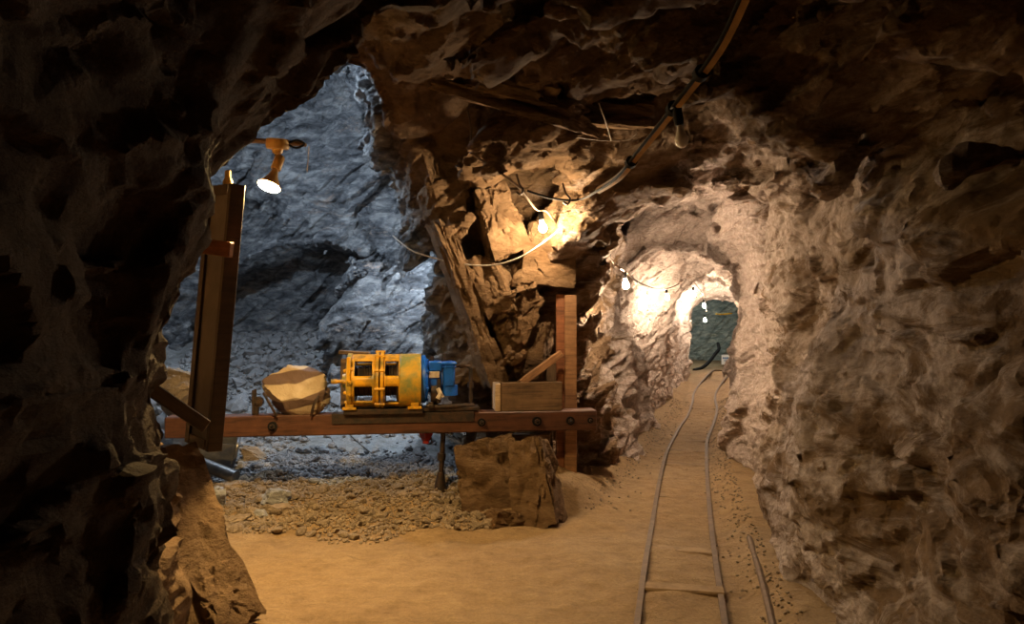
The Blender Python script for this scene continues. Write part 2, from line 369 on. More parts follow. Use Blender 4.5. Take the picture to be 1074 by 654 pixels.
def dirt_material():
    m, nt, b = new_mat('dirt')
    p = pos(nt); big = noise(nt, p, 1.1, 6, .6); mid = noise(nt, p, 7, 8, .7); fine = noise(nt, p, 55, 4, .7)
    c = ramp(nt, mid, [(.3, (.21, .125, .055)), (.55, (.36, .235, .115)), (.75, (.46, .32, .17))])
    c = mixc(nt, .4, c, ramp(nt, big, [(.3, (.25, .15, .065)), (.7, (.42, .29, .15))]))
    g = ramp(nt, mid, [(.3, (.22, .225, .23)), (.6, (.38, .39, .40)), (.8, (.5, .5, .51))])
    c = mixc(nt, attr(nt, 'grey'), c, g)
    c = mixc(nt, .4, c, ramp(nt, fine, [(.35, (.5, .5, .5)), (.65, (1, 1, 1))]), 'MULTIPLY')
    nt.links.new(c, b.inputs['Base Color']); b.inputs['Roughness'].default_value = .95
    sp_ = noise(nt, pos(nt, (1, 2.2, 1), (0, 0, .5)), 5, 9, .8, .8); c2 = ramp(nt, sp_, [(.30, (.40, .36, .32)), (.42, (.8, .78, .74)), (.55, (1, 1, 1)), (.72, (.82, .80, .76))]); c = mixc(nt, .8, c, c2, 'MULTIPLY'); nt.links.new(c, b.inputs['Base Color'])
    n1 = bump(nt, None, mid, .9, .05); bump(nt, b, fine, .8, .010, n1)
    return m
ROCK = rock_material(); DIRT = dirt_material()

# ------------------------------------------------------------------ setting: rock shell
def smooth01(x): x = np.clip(x, 0, 1); return x*x*(3-2*x)
def centre_x(y):
    ks = [(a, (p[1][0]+p[8][0])/2) for a, p in TT]
    return np.interp(y, [k[0] for k in ks], [k[1] for k in ks])
def rock_attrs(V):
    x, y, z = V[:, 0], V[:, 1], V[:, 2]
    wob = vnoise(V.astype(np.float32), 1.4, 77)*.25
    ridge = np.interp(z, [0, 1.6, 2.5, 3.1, 4], [-.35, -.45, -.6, -.85, -1.1])
    g = smooth01((y-4.9+wob)/1.0)*smooth01((ridge-.08+wob*.5-x)/.35)
    crust = smooth01((x-.6)/1.2)*(.55+.45*smooth01((y-6.2)/2)) * smooth01((y-1.5)/2.5)
    crust = np.maximum(crust, .25*smooth01((x+.2)/.8))
    green = smooth01((y-21.0)/1.0)
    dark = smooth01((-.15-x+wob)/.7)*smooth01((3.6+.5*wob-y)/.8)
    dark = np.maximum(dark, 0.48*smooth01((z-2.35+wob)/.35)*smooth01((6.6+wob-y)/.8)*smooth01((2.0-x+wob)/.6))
    return dict(dark=dark, grey=g, crust=crust, green=green)
def emit_shell(V, F, first):
    c = V[F].mean(1); fn = np.cross(V[F[:, 2]]-V[F[:, 0]], V[F[:, 3]]-V[F[:, 1]]); fn /= np.linalg.norm(fn, axis=1, keepdims=True)+1e-9
    keep = (c[:, 2] > -.3) & (c[:, 1] > -2.3)
    keep &= ~((c[:, 1] > 12.395) if first else (c[:, 1] < 12.395))
    F = F[keep]; c = c[keep]; fn = fn[keep]
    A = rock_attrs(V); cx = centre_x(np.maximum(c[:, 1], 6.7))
    cx = np.where(c[:, 1] < 6.7, .35, cx)
    ceil = c[:, 2] > np.where(c[:, 1] > 6, 2.3, 2.5)-.12*np.maximum(c[:, 1]-9, 0)*.4
    inC = (c[:, 0] < -.4) & (c[:, 1] > 4.2)
    back = (c[:, 0] < .1) & (c[:, 1] > 8.2) & (c[:, 1] < 12.4)
    lab = np.where(ceil, 0, np.where(c[:, 0] > cx, 2, 1))
    lab = np.where((c[:, 1] > 6.3) & (c[:, 1] < 12.4) & (c[:, 0] > -1.0) & (lab == 1), 3, lab)
    lab = np.where(back, 4, lab)
    lab = np.where(c[:, 1] > 21.8, 5, lab)
    names = ['ceiling', 'wall_left', 'wall_right', 'wall_centre', 'wall_back', 'wall_end']
    for k, nm in enumerate(names):
        m = lab == k
        if m.sum() < 3: continue
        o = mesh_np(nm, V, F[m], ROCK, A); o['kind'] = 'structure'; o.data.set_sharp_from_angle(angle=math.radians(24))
def fine_disp(V, F, first=True):
    Nn = vnormals(V, F); P = V.astype(np.float32)
    a = math.radians(38); ca, sa = math.cos(a), math.sin(a)
    R = np.stack([P[:, 0]*ca+P[:, 2]*sa, P[:, 1], -P[:, 0]*sa+P[:, 2]*ca], -1)
    R = R + np.stack([vnoise(P, 4, 43), vnoise(P, 4, 44), vnoise(P, 4, 45)], -1)*.03
    d = .020*facet(R, (.46, .30, .10), 40, 2.4, 30)+.007*facet(R, (.16, .12, .05), 42, 2.4, 24)+.004*fbm(P, 11, 2, 41)
    return V+Nn*d[:, None]
D, xs, ys, zs = carve(-5.7, 4.3, -2.6, 12.44, -.5, 5.2, .045)
V, F = surface_nets(D, xs, ys, zs); del D
V, F = subdivide(V, F); V = fine_disp(V, F)
emit_shell(V, F, True)
D, xs, ys, zs = carve(1.8, 9.0, 12.3, 26.5, -.5, 3.5, .06)
V, F = surface_nets(D, xs, ys, zs); del D
V, F = subdivide(V, F); V = fine_disp(V, F)
emit_shell(V, F, False)

# ------------------------------------------------------------------ setting: ground
def ground_h(x, y):
    P = np.stack([x, y, 0*x], -1).astype(np.float32)
    h = .014*fbm(P, 2.0, 3, 60)+.006*fbm(P, 6, 2, 64)+.005*fbm(P, 13, 2, 61)
    side = smooth01((-.25-x)/.55)
    prof = np.interp(y, [5.5, 5.9, 6.5, 7.1, 7.5, 8.4, 9.0, 10.0, 11.2, 12.2], [0, .04, .13, .24, .23, .33, .52, 1.02, 1.62, 1.75])
    prof2 = prof*(.75+.25*smooth01((x+3.4)/1.5))
    rough = smooth01((y-5.8)/.6)*side
    h = h+side*prof2+rough*(.03*vnoise(P, 5, 62)+.05*vnoise(P, 1.5, 63)*smooth01((y-8)/1.0))
    # bank at the foot of the pillar, banks along the walls
    h = h+.25*np.exp(-(((x-.1)/.55)**2+((y-6.75)/.45)**2))
    cx = np.interp(y, [0, 4, 5.7, 7.6, 11.7, 18], [1.2, 1.5, 1.8, 2.2, 3.3, 5.2])
    h = h+.10*smooth01((x-cx+.28)/.3)*(y < 20)
    tl = np.interp(y, [5.5, 6.7, 9, 12.8, 18], [.4, .72, 1.5, 2.65, 4.05])
    h = h+.10*smooth01((tl+.22-x)/.3)*smooth01((y-6.2)/.6)*(x > .2)
    return h
def ground(x0, x1, y0, y1, s):
    xs = np.arange(x0, x1+s/2, s); ys = np.arange(y0, y1+s/2, s)
    X, Y = np.meshgrid(xs, ys, indexing='ij'); x = X.ravel(); y = Y.ravel()
    Vg = np.stack([x, y, ground_h(x, y)], -1)
    i = np.arange(len(x)).reshape(X.shape)
    Fg = np.stack([i[:-1, :-1], i[1:, :-1], i[1:, 1:], i[:-1, 1:]], -1).reshape(-1, 4)
    g = smooth01((-.35-x+.2*vnoise(Vg.astype(np.float32), 2, 70))/.4)*smooth01((y-6.3)/.8)
    o = mesh_np('floor', Vg, Fg, DIRT, dict(grey=g)); o['kind'] = 'structure'
ground(-5.4, 4.4, -2.4, 13.0, .03); ground(1.8, 9.0, 13.0, 26.6, .08)
def gh(x, y): return float(ground_h(np.array([float(x)]), np.array([float(y)]))[0])

# ------------------------------------------------------------------ object helpers
def mat_simple(name, col, rough=.6, metal=0.0, col2=None, scale=12, bstr=.3, bdist=.004, obj=True, stretch=(1, 1, 1), lo=.4, hi=.65, spec=.5):
    m, nt, b = new_mat(name)
    p = pos(nt, stretch, obj=obj); n = noise(nt, p, scale, 7, .65, .3)
    c = ramp(nt, n, [(lo, col), (hi, col2 or tuple(v*.55 for v in col))])
    nt.links.new(c, b.inputs['Base Color']); b.inputs['Roughness'].default_value = rough; b.inputs['Metallic'].default_value = metal
    b.inputs['Specular IOR Level'].default_value = spec
    bump(nt, b, n, bstr, bdist)
    return m
def emis(name, col, strength):
    m, nt, b = new_mat(name)
    b.inputs['Base Color'].default_value = (*col, 1); b.inputs['Emission Color'].default_value = (*col, 1)
    b.inputs['Emission Strength'].default_value = strength
    return m
def wood_mat(name, c1, c2, rough=.7):
    m, nt, b = new_mat(name)
    p = pos(nt, (1.2, 14, 14), obj=True); n = noise(nt, p, 2.2, 8, .65, .7)
    c = ramp(nt, n, [(.3, c1), (.5, c2), (.68, tuple(v*1.25 for v in c2))])
    dn = noise(nt, pos(nt, obj=True), 4, 5, .7)
    c = mixc(nt, .55, c, ramp(nt, dn, [(.38, (.35, .33, .3)), (.62, (1, 1, 1))]), 'MULTIPLY')
    nt.links.new(c, b.inputs['Base Color']); b.inputs['Roughness'].default_value = rough
    bump(nt, b, n, .5, .006); return m
M = dict(
 beam=wood_mat('stained_timber', (.030, .012, .008), (.105, .040, .020), .5),
 post=wood_mat('pine_timber', (.20, .10, .045), (.38, .20, .095)),
 redwood=wood_mat('red_timber', (.16, .055, .02), (.32, .12, .05)),
 oldwood=wood_mat('old_timber', (.07, .04, .02), (.19, .115, .06), .85),
 palewood=wood_mat('pale_timber', (.36, .25, .15), (.6, .44, .28), .85),
 framewood=wood_mat('dark_frame_timber', (.028, .016, .010), (.06, .034, .02), .5),
 greypanel=mat_simple('grey_panel', (.20, .19, .19), .6, col2=(.13, .12, .12), scale=3),
 yellow=mat_simple('yellow_paint', (.72, .36, .012), .4, col2=(.16, .12, .025), scale=7, lo=.46, hi=.66),
 yellowgreen=mat_simple('worn_olive_paint', (.22, .24, .07), .45, col2=(.60, .34, .02), scale=6, lo=.42, hi=.6),
 blue=mat_simple('blue_paint', (.010, .12, .62), .35, col2=(.015, .05, .22), scale=10, lo=.5, hi=.75),
 iron=mat_simple('dark_iron', (.045, .038, .034), .5, .6, col2=(.10, .06, .04), scale=18, bstr=.5),
 black=mat_simple('black_rubber', (.010, .009, .009), .8, col2=(.016, .014, .013), scale=30, spec=.15),
 steel=mat_simple('worn_steel', (.13, .13, .14), .42, .7, col2=(.24, .23, .22), scale=8, bstr=.4),
 rail=mat_simple('rusty_rail', (.085, .048, .024), .75, 0.0, col2=(.15, .09, .045), scale=14, obj=False),
 tie=mat_simple('dusty_sleeper', (.19, .12, .06), .95, col2=(.30, .20, .105), scale=10, obj=False),
 cable=mat_simple('brown_cable', (.10, .065, .04), .6, col2=(.17, .12, .08), scale=20, obj=False),
 whitecable=mat_simple('white_cable', (.62, .58, .52), .6, col2=(.4, .34, .28), scale=20, obj=False),
 lath=mat_simple('yellowed_lath', (.50, .30, .10), .6, col2=(.30, .17, .06), scale=7, obj=False),
 brass=mat_simple('yellowed_porcelain', (.62, .40, .12), .4, col2=(.42, .25, .07), scale=10),
 red=mat_simple('red_paint', (.35, .02, .015), .5, col2=(.14, .01, .01), scale=8),
 plate=mat_simple('plate', (.62, .54, .42), .5, col2=(.4, .33, .25), scale=16),
 bulbglass=mat_simple('frosted_glass', (.86, .80, .77), .25, col2=(.78, .72, .70), scale=5, bstr=0),
 rope=mat_simple('steel_rope', (.07, .065, .06), .6, .3, col2=(.13, .12, .11), scale=30, obj=False),
 white=mat_simple('sign_white', (.86, .86, .84), .5, col2=(.74, .74, .74), scale=4, bstr=0),
 signblue=mat_simple('sign_blue', (.02, .16, .42), .5, col2=(.02, .12, .34), scale=4, bstr=0),
)
def stone_mat(name, warm, grey, band=False):
    m, nt, b = new_mat(name)
    p = pos(nt, (1, 1, 1), obj=True); n = noise(nt, p, 5 if not band else 3, 8, .7, .4); f = noise(nt, p, 40, 5, .7)
    oi = N(nt, 'ShaderNodeObjectInfo').outputs['Random']
    c = ramp(nt, n, [(.3, warm), (.7, grey)])
    c = mixc(nt, .5, c, ramp(nt, oi, [(0, (.5, .5, .5)), (1, (1, 1, 1))]), 'MULTIPLY')
    if band:
        wv = N(nt, 'ShaderNodeTexWave', bands_direction='Z'); wv.inputs['Scale'].default_value = 1.55; wv.inputs['Distortion'].default_value = 2.6; wv.inputs['Detail Scale'].default_value = 1.4; wv.inputs['Phase Offset'].default_value = 2.2
        nt.links.new(pos(nt, rot=(0, .25, 0), obj=True), wv.inputs['Vector'])
        c = mixc(nt, ramp(nt, wv.outputs['Fac'], [(.28, (1, 1, 1)), (.40, (0, 0, 0))]), c, (.13, .08, .06))
    nt.links.new(c, b.inputs['Base Color']); b.inputs['Roughness'].default_value = .85
    n1 = bump(nt, None, n, .7, .03); bump(nt, b, f, .5, .006, n1); return m
ST_TAN = stone_mat('tan_stone', (.17, .12, .075), (.42, .32, .21))
ST_GREY = stone_mat('grey_stone', (.20, .20, .21), (.46, .46, .47))
ST_BAND = stone_mat('banded_stone', (.42, .30, .18), (.66, .54, .38), True)

def link(name, me, mat, parent=None, loc=None, rot=None):
    o = bpy.data.objects.new(name, me); C.objects.link(o)
    if mat is not None and not me.materials: me.materials.append(mat)
    if parent is not None: o.parent = parent
    if loc is not None: o.location = loc
    if rot is not None: o.rotation_euler = rot
    return o
def empty(name, loc, rot=(0, 0, 0)):
    o = bpy.data.objects.new(name, None); C.objects.link(o); o.location = loc; o.rotation_euler = rot; o.empty_display_size = .1
    return o
def tag(o, label, cat=None, group=None, kind=None):
    o['label'] = label
    if cat: o['category'] = cat
    if group: o['group'] = group
    if kind: o['kind'] = kind
    return o
def fin(bm, name, mat, parent=None, loc=None, rot=None, smooth=False, ang=None):
    bmesh.ops.recalc_face_normals(bm, faces=bm.faces)
    me = bpy.data.meshes.new(name); bm.to_mesh(me); bm.free()
    if smooth:
        me.polygons.foreach_set('use_smooth', [True]*len(me.polygons))
        me.set_sharp_from_angle(angle=math.radians(ang or 40))
    return link(name, me, mat, parent, loc, rot)
def bx(bm, c, s, rot=None, bev=.004, wob=0.0, cuts=0):
    g = bmesh.ops.create_cube(bm, size=1.0); vs_ = g['verts']
    bmesh.ops.scale(bm, vec=s, verts=vs_)
    if bev: 
        es = {e for v in vs_ for e in v.link_edges}
        r = bmesh.ops.bevel(bm, geom=list(es), offset=bev, segments=1, affect='EDGES'); 
        vs_ = list({v for f in r['faces'] for v in f.verts} | {v for v in vs_ if v.is_valid})
    if rot is not None: bmesh.ops.rotate(bm, verts=vs_, matrix=Euler(rot).to_matrix(), cent=(0, 0, 0))
    bmesh.ops.translate(bm, verts=vs_, vec=c)
    return vs_
def cyl(bm, a, b, r, r2=None, seg=14, caps=True):
    a = Vector(a); b = Vector(b); d = b-a
    g = bmesh.ops.create_cone(bm, cap_ends=caps, segments=seg, radius1=r, radius2=r if r2 is None else r2, depth=d.length)
    q = Vector((0, 0, 1)).rotation_difference(d.normalized()).to_matrix()
    bmesh.ops.rotate(bm, verts=g['verts'], matrix=q, cent=(0, 0, 0)); bmesh.ops.translate(bm, verts=g['verts'], vec=(a+b)/2)
    return g['verts']
def smooth_path(pts, n=6):
    P = [Vector(p) for p in pts]; out = []
    for i in range(len(P)-1):
        p0 = P[max(i-1, 0)]; p1 = P[i]; p2 = P[i+1]; p3 = P[min(i+2, len(P)-1)]
        for k in range(n):
            t = k/n
            out.append(.5*((2*p1)+(p2-p0)*t+(2*p0-5*p1+4*p2-p3)*t*t+(3*p1-p0-3*p2+p3)*t**3))
    out.append(P[-1]); return out
def tube(bm, pts, r, seg=8, sm=6):
    P = smooth_path(pts, sm) if sm else [Vector(p) for p in pts]
    up = Vector((0, 0, 1)); rings = []
    for i, p in enumerate(P):
        t = (P[min(i+1, len(P)-1)]-P[max(i-1, 0)]).normalized()
        x = t.cross(up); x = x.normalized() if x.length > 1e-3 else Vector((1, 0, 0)); up = x.cross(t).normalized()
        rr = r(i/(len(P)-1)) if callable(r) else r
        rings.append([bm.verts.new(p+(x*math.cos(a)+up*math.sin(a))*rr) for a in [2*PI*k/seg for k in range(seg)]])
    for A, B in zip(rings, rings[1:]):
        for k in range(seg): bm.faces.new((A[k], A[(k+1) % seg], B[(k+1) % seg], B[k]))
    bm.faces.new(rings[0][::-1]); bm.faces.new(rings[-1])
def lathe(bm, prof, seg=20, mat=None, off=(0, 0, 0)):
    """prof: (radius, z) pairs around local z"""
    rings = []
    for r, z in prof:
        rings.append([bm.verts.new((max(r, 1e-4)*math.cos(2*PI*k/seg), max(r, 1e-4)*math.sin(2*PI*k/seg), z)) for k in range(seg)])
    for A, B in zip(rings, rings[1:]):
        for k in range(seg): bm.faces.new((A[k], A[(k+1) % seg], B[(k+1) % seg], B[k]))
    bm.faces.new(rings[0][::-1]); bm.faces.new(rings[-1])
    vs_ = [v for R in rings for v in R]
    if mat is not None: bmesh.ops.transform(bm, matrix=mat, verts=vs_)
    bmesh.ops.translate(bm, verts=vs_, vec=off)
def axis_x(): return Matrix.Rotation(PI/2, 4, 'Y')
def rock_bm(size, seed, sub=3, cuts=12, depth=.62, nz=.04, chip=0.0):
    rnd = random.Random(seed); bm = bmesh.new()
    bmesh.ops.create_icosphere(bm, subdivisions=sub, radius=1)
    pl = []
    for _ in range(cuts):
        n = Vector((rnd.gauss(0, 1), rnd.gauss(0, 1), rnd.gauss(0, 1))).normalized(); pl.append((n, rnd.uniform(depth, .92)))
    for v in bm.verts:
        for _ in range(2):
            for n, d in pl:
                k = v.co.dot(n)-d
                if k > 0: v.co -= n*k
    V_ = np.array([v.co[:] for v in bm.verts], np.float32)
    if nz:
        dn = nz*fbm(V_+seed*3.1, 2.6, 3, seed)
        if chip: dn = dn+chip*facet(V_+seed*1.7, (.75, .6, .45), seed, 2.2, 34)+chip*.4*facet(V_+seed*2.7, (.3, .25, .2), seed+3, 2.2, 34)
        for v, k in zip(bm.verts, dn): v.co *= 1+float(k)
    for v in bm.verts: v.co = Vector((v.co.x*size[0], v.co.y*size[1], v.co.z*size[2]))
    return bm
def rock(name, loc, size, seed, mat, label, cat, rot=(0, 0, 0), group=None, sub=5, cuts=14, depth=.6, nz=.05, chip=.06):
    o = fin(rock_bm(size, seed, sub, cuts, depth, nz, chip), name, mat, loc=loc, rot=rot, smooth=True, ang=22)
    return tag(o, label, cat, group)
def from_to(name, a, b, w, h, mat, roll=0.0, parent=None, bev=.006):
    """a squared timber with its long local x axis running a -> b"""
    a = Vector(a); b = Vector(b); d = b-a; bm = bmesh.new(); bx(bm, (0, 0, 0), (d.length, w, h), bev=bev)
    q = d.to_track_quat('X', 'Z'); o = fin(bm, name, mat, parent, loc=(a+b)/2)
    o.rotation_euler = (q.to_matrix() @ Matrix.Rotation(roll, 3, 'X')).to_euler(); return o

# ------------------------------------------------------------------ the long timber beam, its bolts and its supports
BL = Vector((-2.80, 6.14, .715)); BR = Vector((.735, 6.60, .71)); BD = (BR-BL); BLEN = BD.length; BANG = math.atan2(BD.y, BD.x)
ROTB = (0, 0, BANG)
def onbeam(px, dz=0.0, back=0.0):
    """point on the beam's front face line that the column px looks at"""
    t = (px-537)/F_PX
    k = (t*BL.y-BL.x)/(BD.x-t*BD.y)
    p = BL+BD*k; n = Vector((-math.sin(BANG), math.cos(BANG), 0))
    return Vector((p.x, p.y, 0))+n*back+Vector((0, 0, dz))
BT = .80
beam = empty('timber_beam', BL.to_tuple(), ROTB)
tag(beam, 'long dark red-stained timber beam with iron bolts spanning the side chamber mouth', 'beam')
bm = bmesh.new(); bx(bm, (BLEN/2, .09, 0), (BLEN, .18, .17), bev=.008); fin(bm, 'beam_timber', M['beam'], beam)
bm = bmesh.new(); x0 = (onbeam(348)-Vector((BL.x, BL.y, 0))).length; x1 = (onbeam(497)-Vector((BL.x, BL.y, 0))).length
bx(bm, ((x0+x1)/2, .06, .078), (x1-x0, .145, .03), bev=.002); bx(bm, ((x0+x1)/2, -.006, .045), (x1-x0, .012, .075), bev=.002)
tag(fin(bm, 'angle_iron', M['iron'], beam), 'black angle iron let into the beam under the hoist')
for px, r in ((204, .032), (286, .034), (505, .03), (563, .036), (598, .032), (619, .022)):
    x = (onbeam(px)-Vector((BL.x, BL.y, 0))).length
    bm = bmesh.new(); cyl(bm, (x, 0, 0), (x, -.014, 0), r*1.15, seg=16); cyl(bm, (x, -.01, 0), (x, -.066, 0), r*.3, seg=8)
    bolt = fin(bm, 'bolt', M['black'], beam); bm = bmesh.new(); cyl(bm, (x, -.012, 0), (x, -.042, 0), r*.66, seg=6); fin(bm, 'nut', M['iron'], bolt)

def post(name, px0, px1, Y, ztop, zbot, depth, mat, label, tilt=0.0):
    xa = (px0-537)/F_PX*Y; xb = (px1-537)/F_PX*Y
    bm = bmesh.new(); bx(bm, (0, 0, (ztop-zbot)/2), (ztop-zbot, depth, xb-xa), rot=(0, -PI/2, 0), bev=.006)
    for v in bm.verts: pass
    o = fin(bm, name, mat, loc=((xa+xb)/2, Y+depth/2, zbot)); o.rotation_euler = (0, tilt, 0)
    return tag(o, label, 'post')
post('timber_post', 592.5, 605, 6.80, 1.80, -.05, .12, M['post'], 'tall squared pale pine post standing behind the right end of the beam')
post('timber_post', 583.5, 592.3, 6.84, 1.81, .0, .10, M['redwood'], 'reddish timber post fixed along the left side of the pale pine post')
post('timber_post', 571, 580, 6.92, .62, .05, .08, M['oldwood'], 'short dark prop in shadow under the beam beside the rock slabs')
o = from_to('timber_plank', at(533, 458, 6.75), at(577, 458, 6.72), .12, .07, M['oldwood']); tag(o, 'short dark timber plank wedged under the beam above the rock slabs', 'plank')
o = from_to('timber_brace', at(546, 402, 6.66), at(589, 370, 6.76), .045, .065, M['post']); tag(o, 'slanting pale timber brace from the old wooden box up to the post', 'brace')
o = from_to('timber_block', at(577, 543, 6.55), at(600, 541, 6.6), .12, .07, M['palewood']); tag(o, 'pale wood block half buried at the foot of the pine post', 'block')
o = from_to('timber_plank', at(578, 408, 7.0), at(578, 372, 7.0), .05, .09, M['oldwood']); tag(o, 'upright dark board behind the slanting brace', 'plank')
# old box on the beam
pb = onbeam(519, BT, .01); pe = onbeam(590, BT, .01); L = (pe-pb).length
box = empty('wooden_box', pb.to_tuple(), ROTB); tag(box, 'weathered open wooden box standing on the beam beside the pine post', 'box')
for nm, c_, s_, mt in (('front_board', (L/2+.03, .012, .125), (L-.06, .024, .245), 'oldwood'), ('back_board', (L/2, .215, .12), (L, .022, .23), 'oldwood'),
                       ('end_board', (.03, .11, .12), (.05, .19, .235), 'palewood'), ('end_board', (L-.015, .11, .115), (.026, .18, .22), 'oldwood'), ('bottom_board', (L/2, .11, .012), (L-.08, .18, .02), 'oldwood')):
    bm = bmesh.new(); bx(bm, c_, s_, bev=.004); o = fin(bm, nm, M[mt], box)
    if mt == 'palewood': o['label'] = 'pale sawn end board facing the hoist'

# prop under the beam
pp = onbeam(463, 0, .12)
prop = empty('steel_prop', (pp.x, pp.y, 0)); tag(prop, 'rusty steel prop with a flared foot standing in gravel under the beam', 'prop')
gz = gh(pp.x, pp.y)
bm = bmesh.new(); cyl(bm, (0, 0, gz+.1), (0.02, 0, .63), .022, seg=12); cyl(bm, (0.003, 0, .38), (.006, 0, .44), .036, seg=12); fin(bm, 'pole', M['iron'], prop, smooth=True)
bm = bmesh.new(); cyl(bm, (-.01, 0, gz-.04), (0, 0, gz+.15), .06, .03, seg=12); fin(bm, 'foot', M['iron'], prop, smooth=True)
bm = bmesh.new(); bx(bm, (.02, 0, .622), (.11, .11, .014), bev=.002); bx(bm, (.02, -.03, .59), (.03, .02, .06), bev=.002); fin(bm, 'head_plate', M['iron'], prop)
pr = onbeam(447, 0, .10)
funnel = empty('red_bracket', (pr.x, pr.y, .63)); tag(funnel, 'small red painted metal bracket hanging below the beam under the blue motor', 'bracket')
bm = bmesh.new(); cyl(bm, (0, 0, -.005), (0, 0, -.075), .065, .035, seg=4); cyl(bm, (0, 0, -.07), (0.0, 0, -.10), .03, .03, seg=8); fin(bm, 'cone', M['red'], funnel)
bm = bmesh.new(); cyl(bm, (.03, 0, .0), (.05, 0, -.09), .008, seg=6); fin(bm, 'pin', M['iron'], funnel)

# ------------------------------------------------------------------ air hoist: yellow drum housing with a blue motor
hp = onbeam(362, BT+.035, .10); hoist = empty('air_hoist', hp.to_tuple(), ROTB); hoist.scale = (.955, .955, .955)
tag(hoist, 'old yellow drum hoist with open windows and a blue motor bolted on the beam', 'hoist')
R_ = .235; CZ = .245
def shell(name, x0, x1, r, mat, wins=(), n=48, nx=14, thick=.012, parent=hoist):
    bm = bmesh.new(); grid = []
    for i in range(nx+1):
        x = x0+(x1-x0)*i/nx
        grid.append([bm.verts.new((x, r*math.cos(2*PI*k/n), r*math.sin(2*PI*k/n)+CZ)) for k in range(n)])
    for i in range(nx):
        for k in range(n):
            xm = (i+.5)/nx; am = (k+.5)/n*360
            if any(a <= xm <= b and c <= am <= d for a, b, c, d in wins): continue
            bm.faces.new((grid[i][k], grid[i][(k+1) % n], grid[i+1][(k+1) % n], grid[i+1][k]))
    bmesh.ops.delete(bm, geom=[v for v in bm.verts if not v.link_faces], context='VERTS')
    o = fin(bm, name, mat, parent, smooth=True)
    md = o.modifiers.new('s', 'SOLIDIFY'); md.thickness = thick; md.offset = -1
    return o
# angle 180 = towards the camera (-y), 90 = up
W1 = [(a, b, c, d) for a, b in ((.14, .86),) for c, d in ((130, 166), (184, 228), (38, 78), (300, 350))]
shell('drum_housing', .055, .265, R_, M['yellow'], W1)
shell('drum_housing', .335, .47, R_, M['yellow'], [(.05, .95, c, d) for c, d in ((130, 168), (184, 230), (38, 78), (300, 350))])
shell('bell_housing', .47, .655, R_+.002, M['yellowgreen'])
for x in (.265, .305):
    bm = bmesh.new(); lathe(bm, [(R_-.03, 0), (R_+.022, 0), (R_+.022, .026), (R_-.03, .026)], 40, axis_x(), (x, 0, CZ)); 
    for k in range(10):
        a = 2*PI*k/10+.2; cyl(bm, (x-.01, math.cos(a)*(R_+.02), CZ+math.sin(a)*(R_+.02)), (x+.036, math.cos(a)*(R_+.02), CZ+math.sin(a)*(R_+.02)), .014, seg=6)
    fin(bm, 'clamp_ring', M['yellow'], hoist, smooth=True)
bm = bmesh.new(); lathe(bm, [(.02, -.03), (.06, -.03), (.07, 0), (R_-.02, .012), (R_+.01, .02), (R_+.01, .055), (.02, .055)], 40, axis_x(), (0.0, 0, CZ)); fin(bm, 'end_cover', M['yellowgreen'], hoist, smooth=True)
bm = bmesh.new(); cyl(bm, (-.11, -.08, CZ+.005), (.03, -.08, CZ+.005), .016, seg=10); cyl(bm, (-.12, -.08, CZ+.005), (-.07, -.08, CZ+.005), .023, seg=10)
bx(bm, (.04, -.235, CZ+.1), (.03, .03, .25), bev=.005); fin(bm, 'shaft', M['yellow'], hoist, smooth=True)
bm = bmesh.new()
for a in (150, 178, 205, 238):
    aa = math.radians(a); bm = bmesh.new(); cyl(bm, (.0, math.cos(aa)*.20, CZ+math.sin(aa)*.20), (.06, math.cos(aa)*(R_+.02), CZ+math.sin(aa)*(R_+.02)), .016, seg=8); fin(bm, 'rib', M['yellow'], hoist, smooth=True)
bm = bmesh.new(); lathe(bm, [(.02, 0), (.2, 0), (.2, .02), (.13, .03)]+[(.13+.006*(k % 2), .03+k*.012) for k in range(1, 30)]+[(.2, .39), (.2, .41), (.02, .41)], 32, axis_x(), (.055, 0, CZ)); fin(bm, 'rope_drum', M['iron'], hoist, smooth=True)
bm = bmesh.new(); bx(bm, (.33, -.13, -.012), (.68, .05, .045), bev=.004); bx(bm, (.33, .13, -.012), (.68, .05, .045), bev=.004)
bx(bm, (.06, 0, -.005), (.06, .30, .05), bev=.004); bx(bm, (.56, 0, -.005), (.06, .30, .05), bev=.004); fin(bm, 'base_frame', M['iron'], hoist)
for x in (.04, .60):
    bm = bmesh.new(); bx(bm, (x, -.11, .035), (.07, .09, .07), bev=.006); bx(bm, (x, -.14, .018), (.12, .07, .02), bev=.004); fin(bm, 'foot', M['yellow'], hoist)
bm = bmesh.new(); lathe(bm, [(.06, 0), (.21, 0), (.215, .035), (.17, .06), (.06, .065)], 36, axis_x(), (.655, 0, CZ+.01))
for k in range(8):
    a = 2*PI*k/8+.3; cyl(bm, (.66, math.cos(a)*.19, CZ+math.sin(a)*.19), (.72, math.cos(a)*.19, CZ+math.sin(a)*.19), .014, seg=6)
motor = fin(bm, 'motor', M['blue'], hoist, smooth=True); motor['label'] = 'blue painted motor on the right end'
def mpart(nm, mt, f, sm=True):
    b_ = bmesh.new(); f(b_); return fin(b_, nm, M[mt], motor, smooth=sm)
mpart('motor_body', 'blue', lambda b_: (lathe(b_, [(.05, 0), (.13, 0), (.135, .05), (.12, .10), (.125, .12), (.05, .12)], 28, axis_x(), (.72, 0, CZ+.02)), bx(b_, (.78, -.06, CZ+.13), (.12, .16, .09), bev=.012)))
mpart('cylinder_head', 'blue', lambda b_: (bx(b_, (.90, -.05, CZ+.06), (.10, .18, .22), bev=.015), bx(b_, (.90, -.05, CZ+.155), (.13, .2, .02), bev=.004), bx(b_, (.90, -.05, CZ+.125), (.125, .195, .01), bev=.003), cyl(b_, (.905, -.05, CZ-.13), (.905, -.05, CZ-.04), .075, seg=18)))
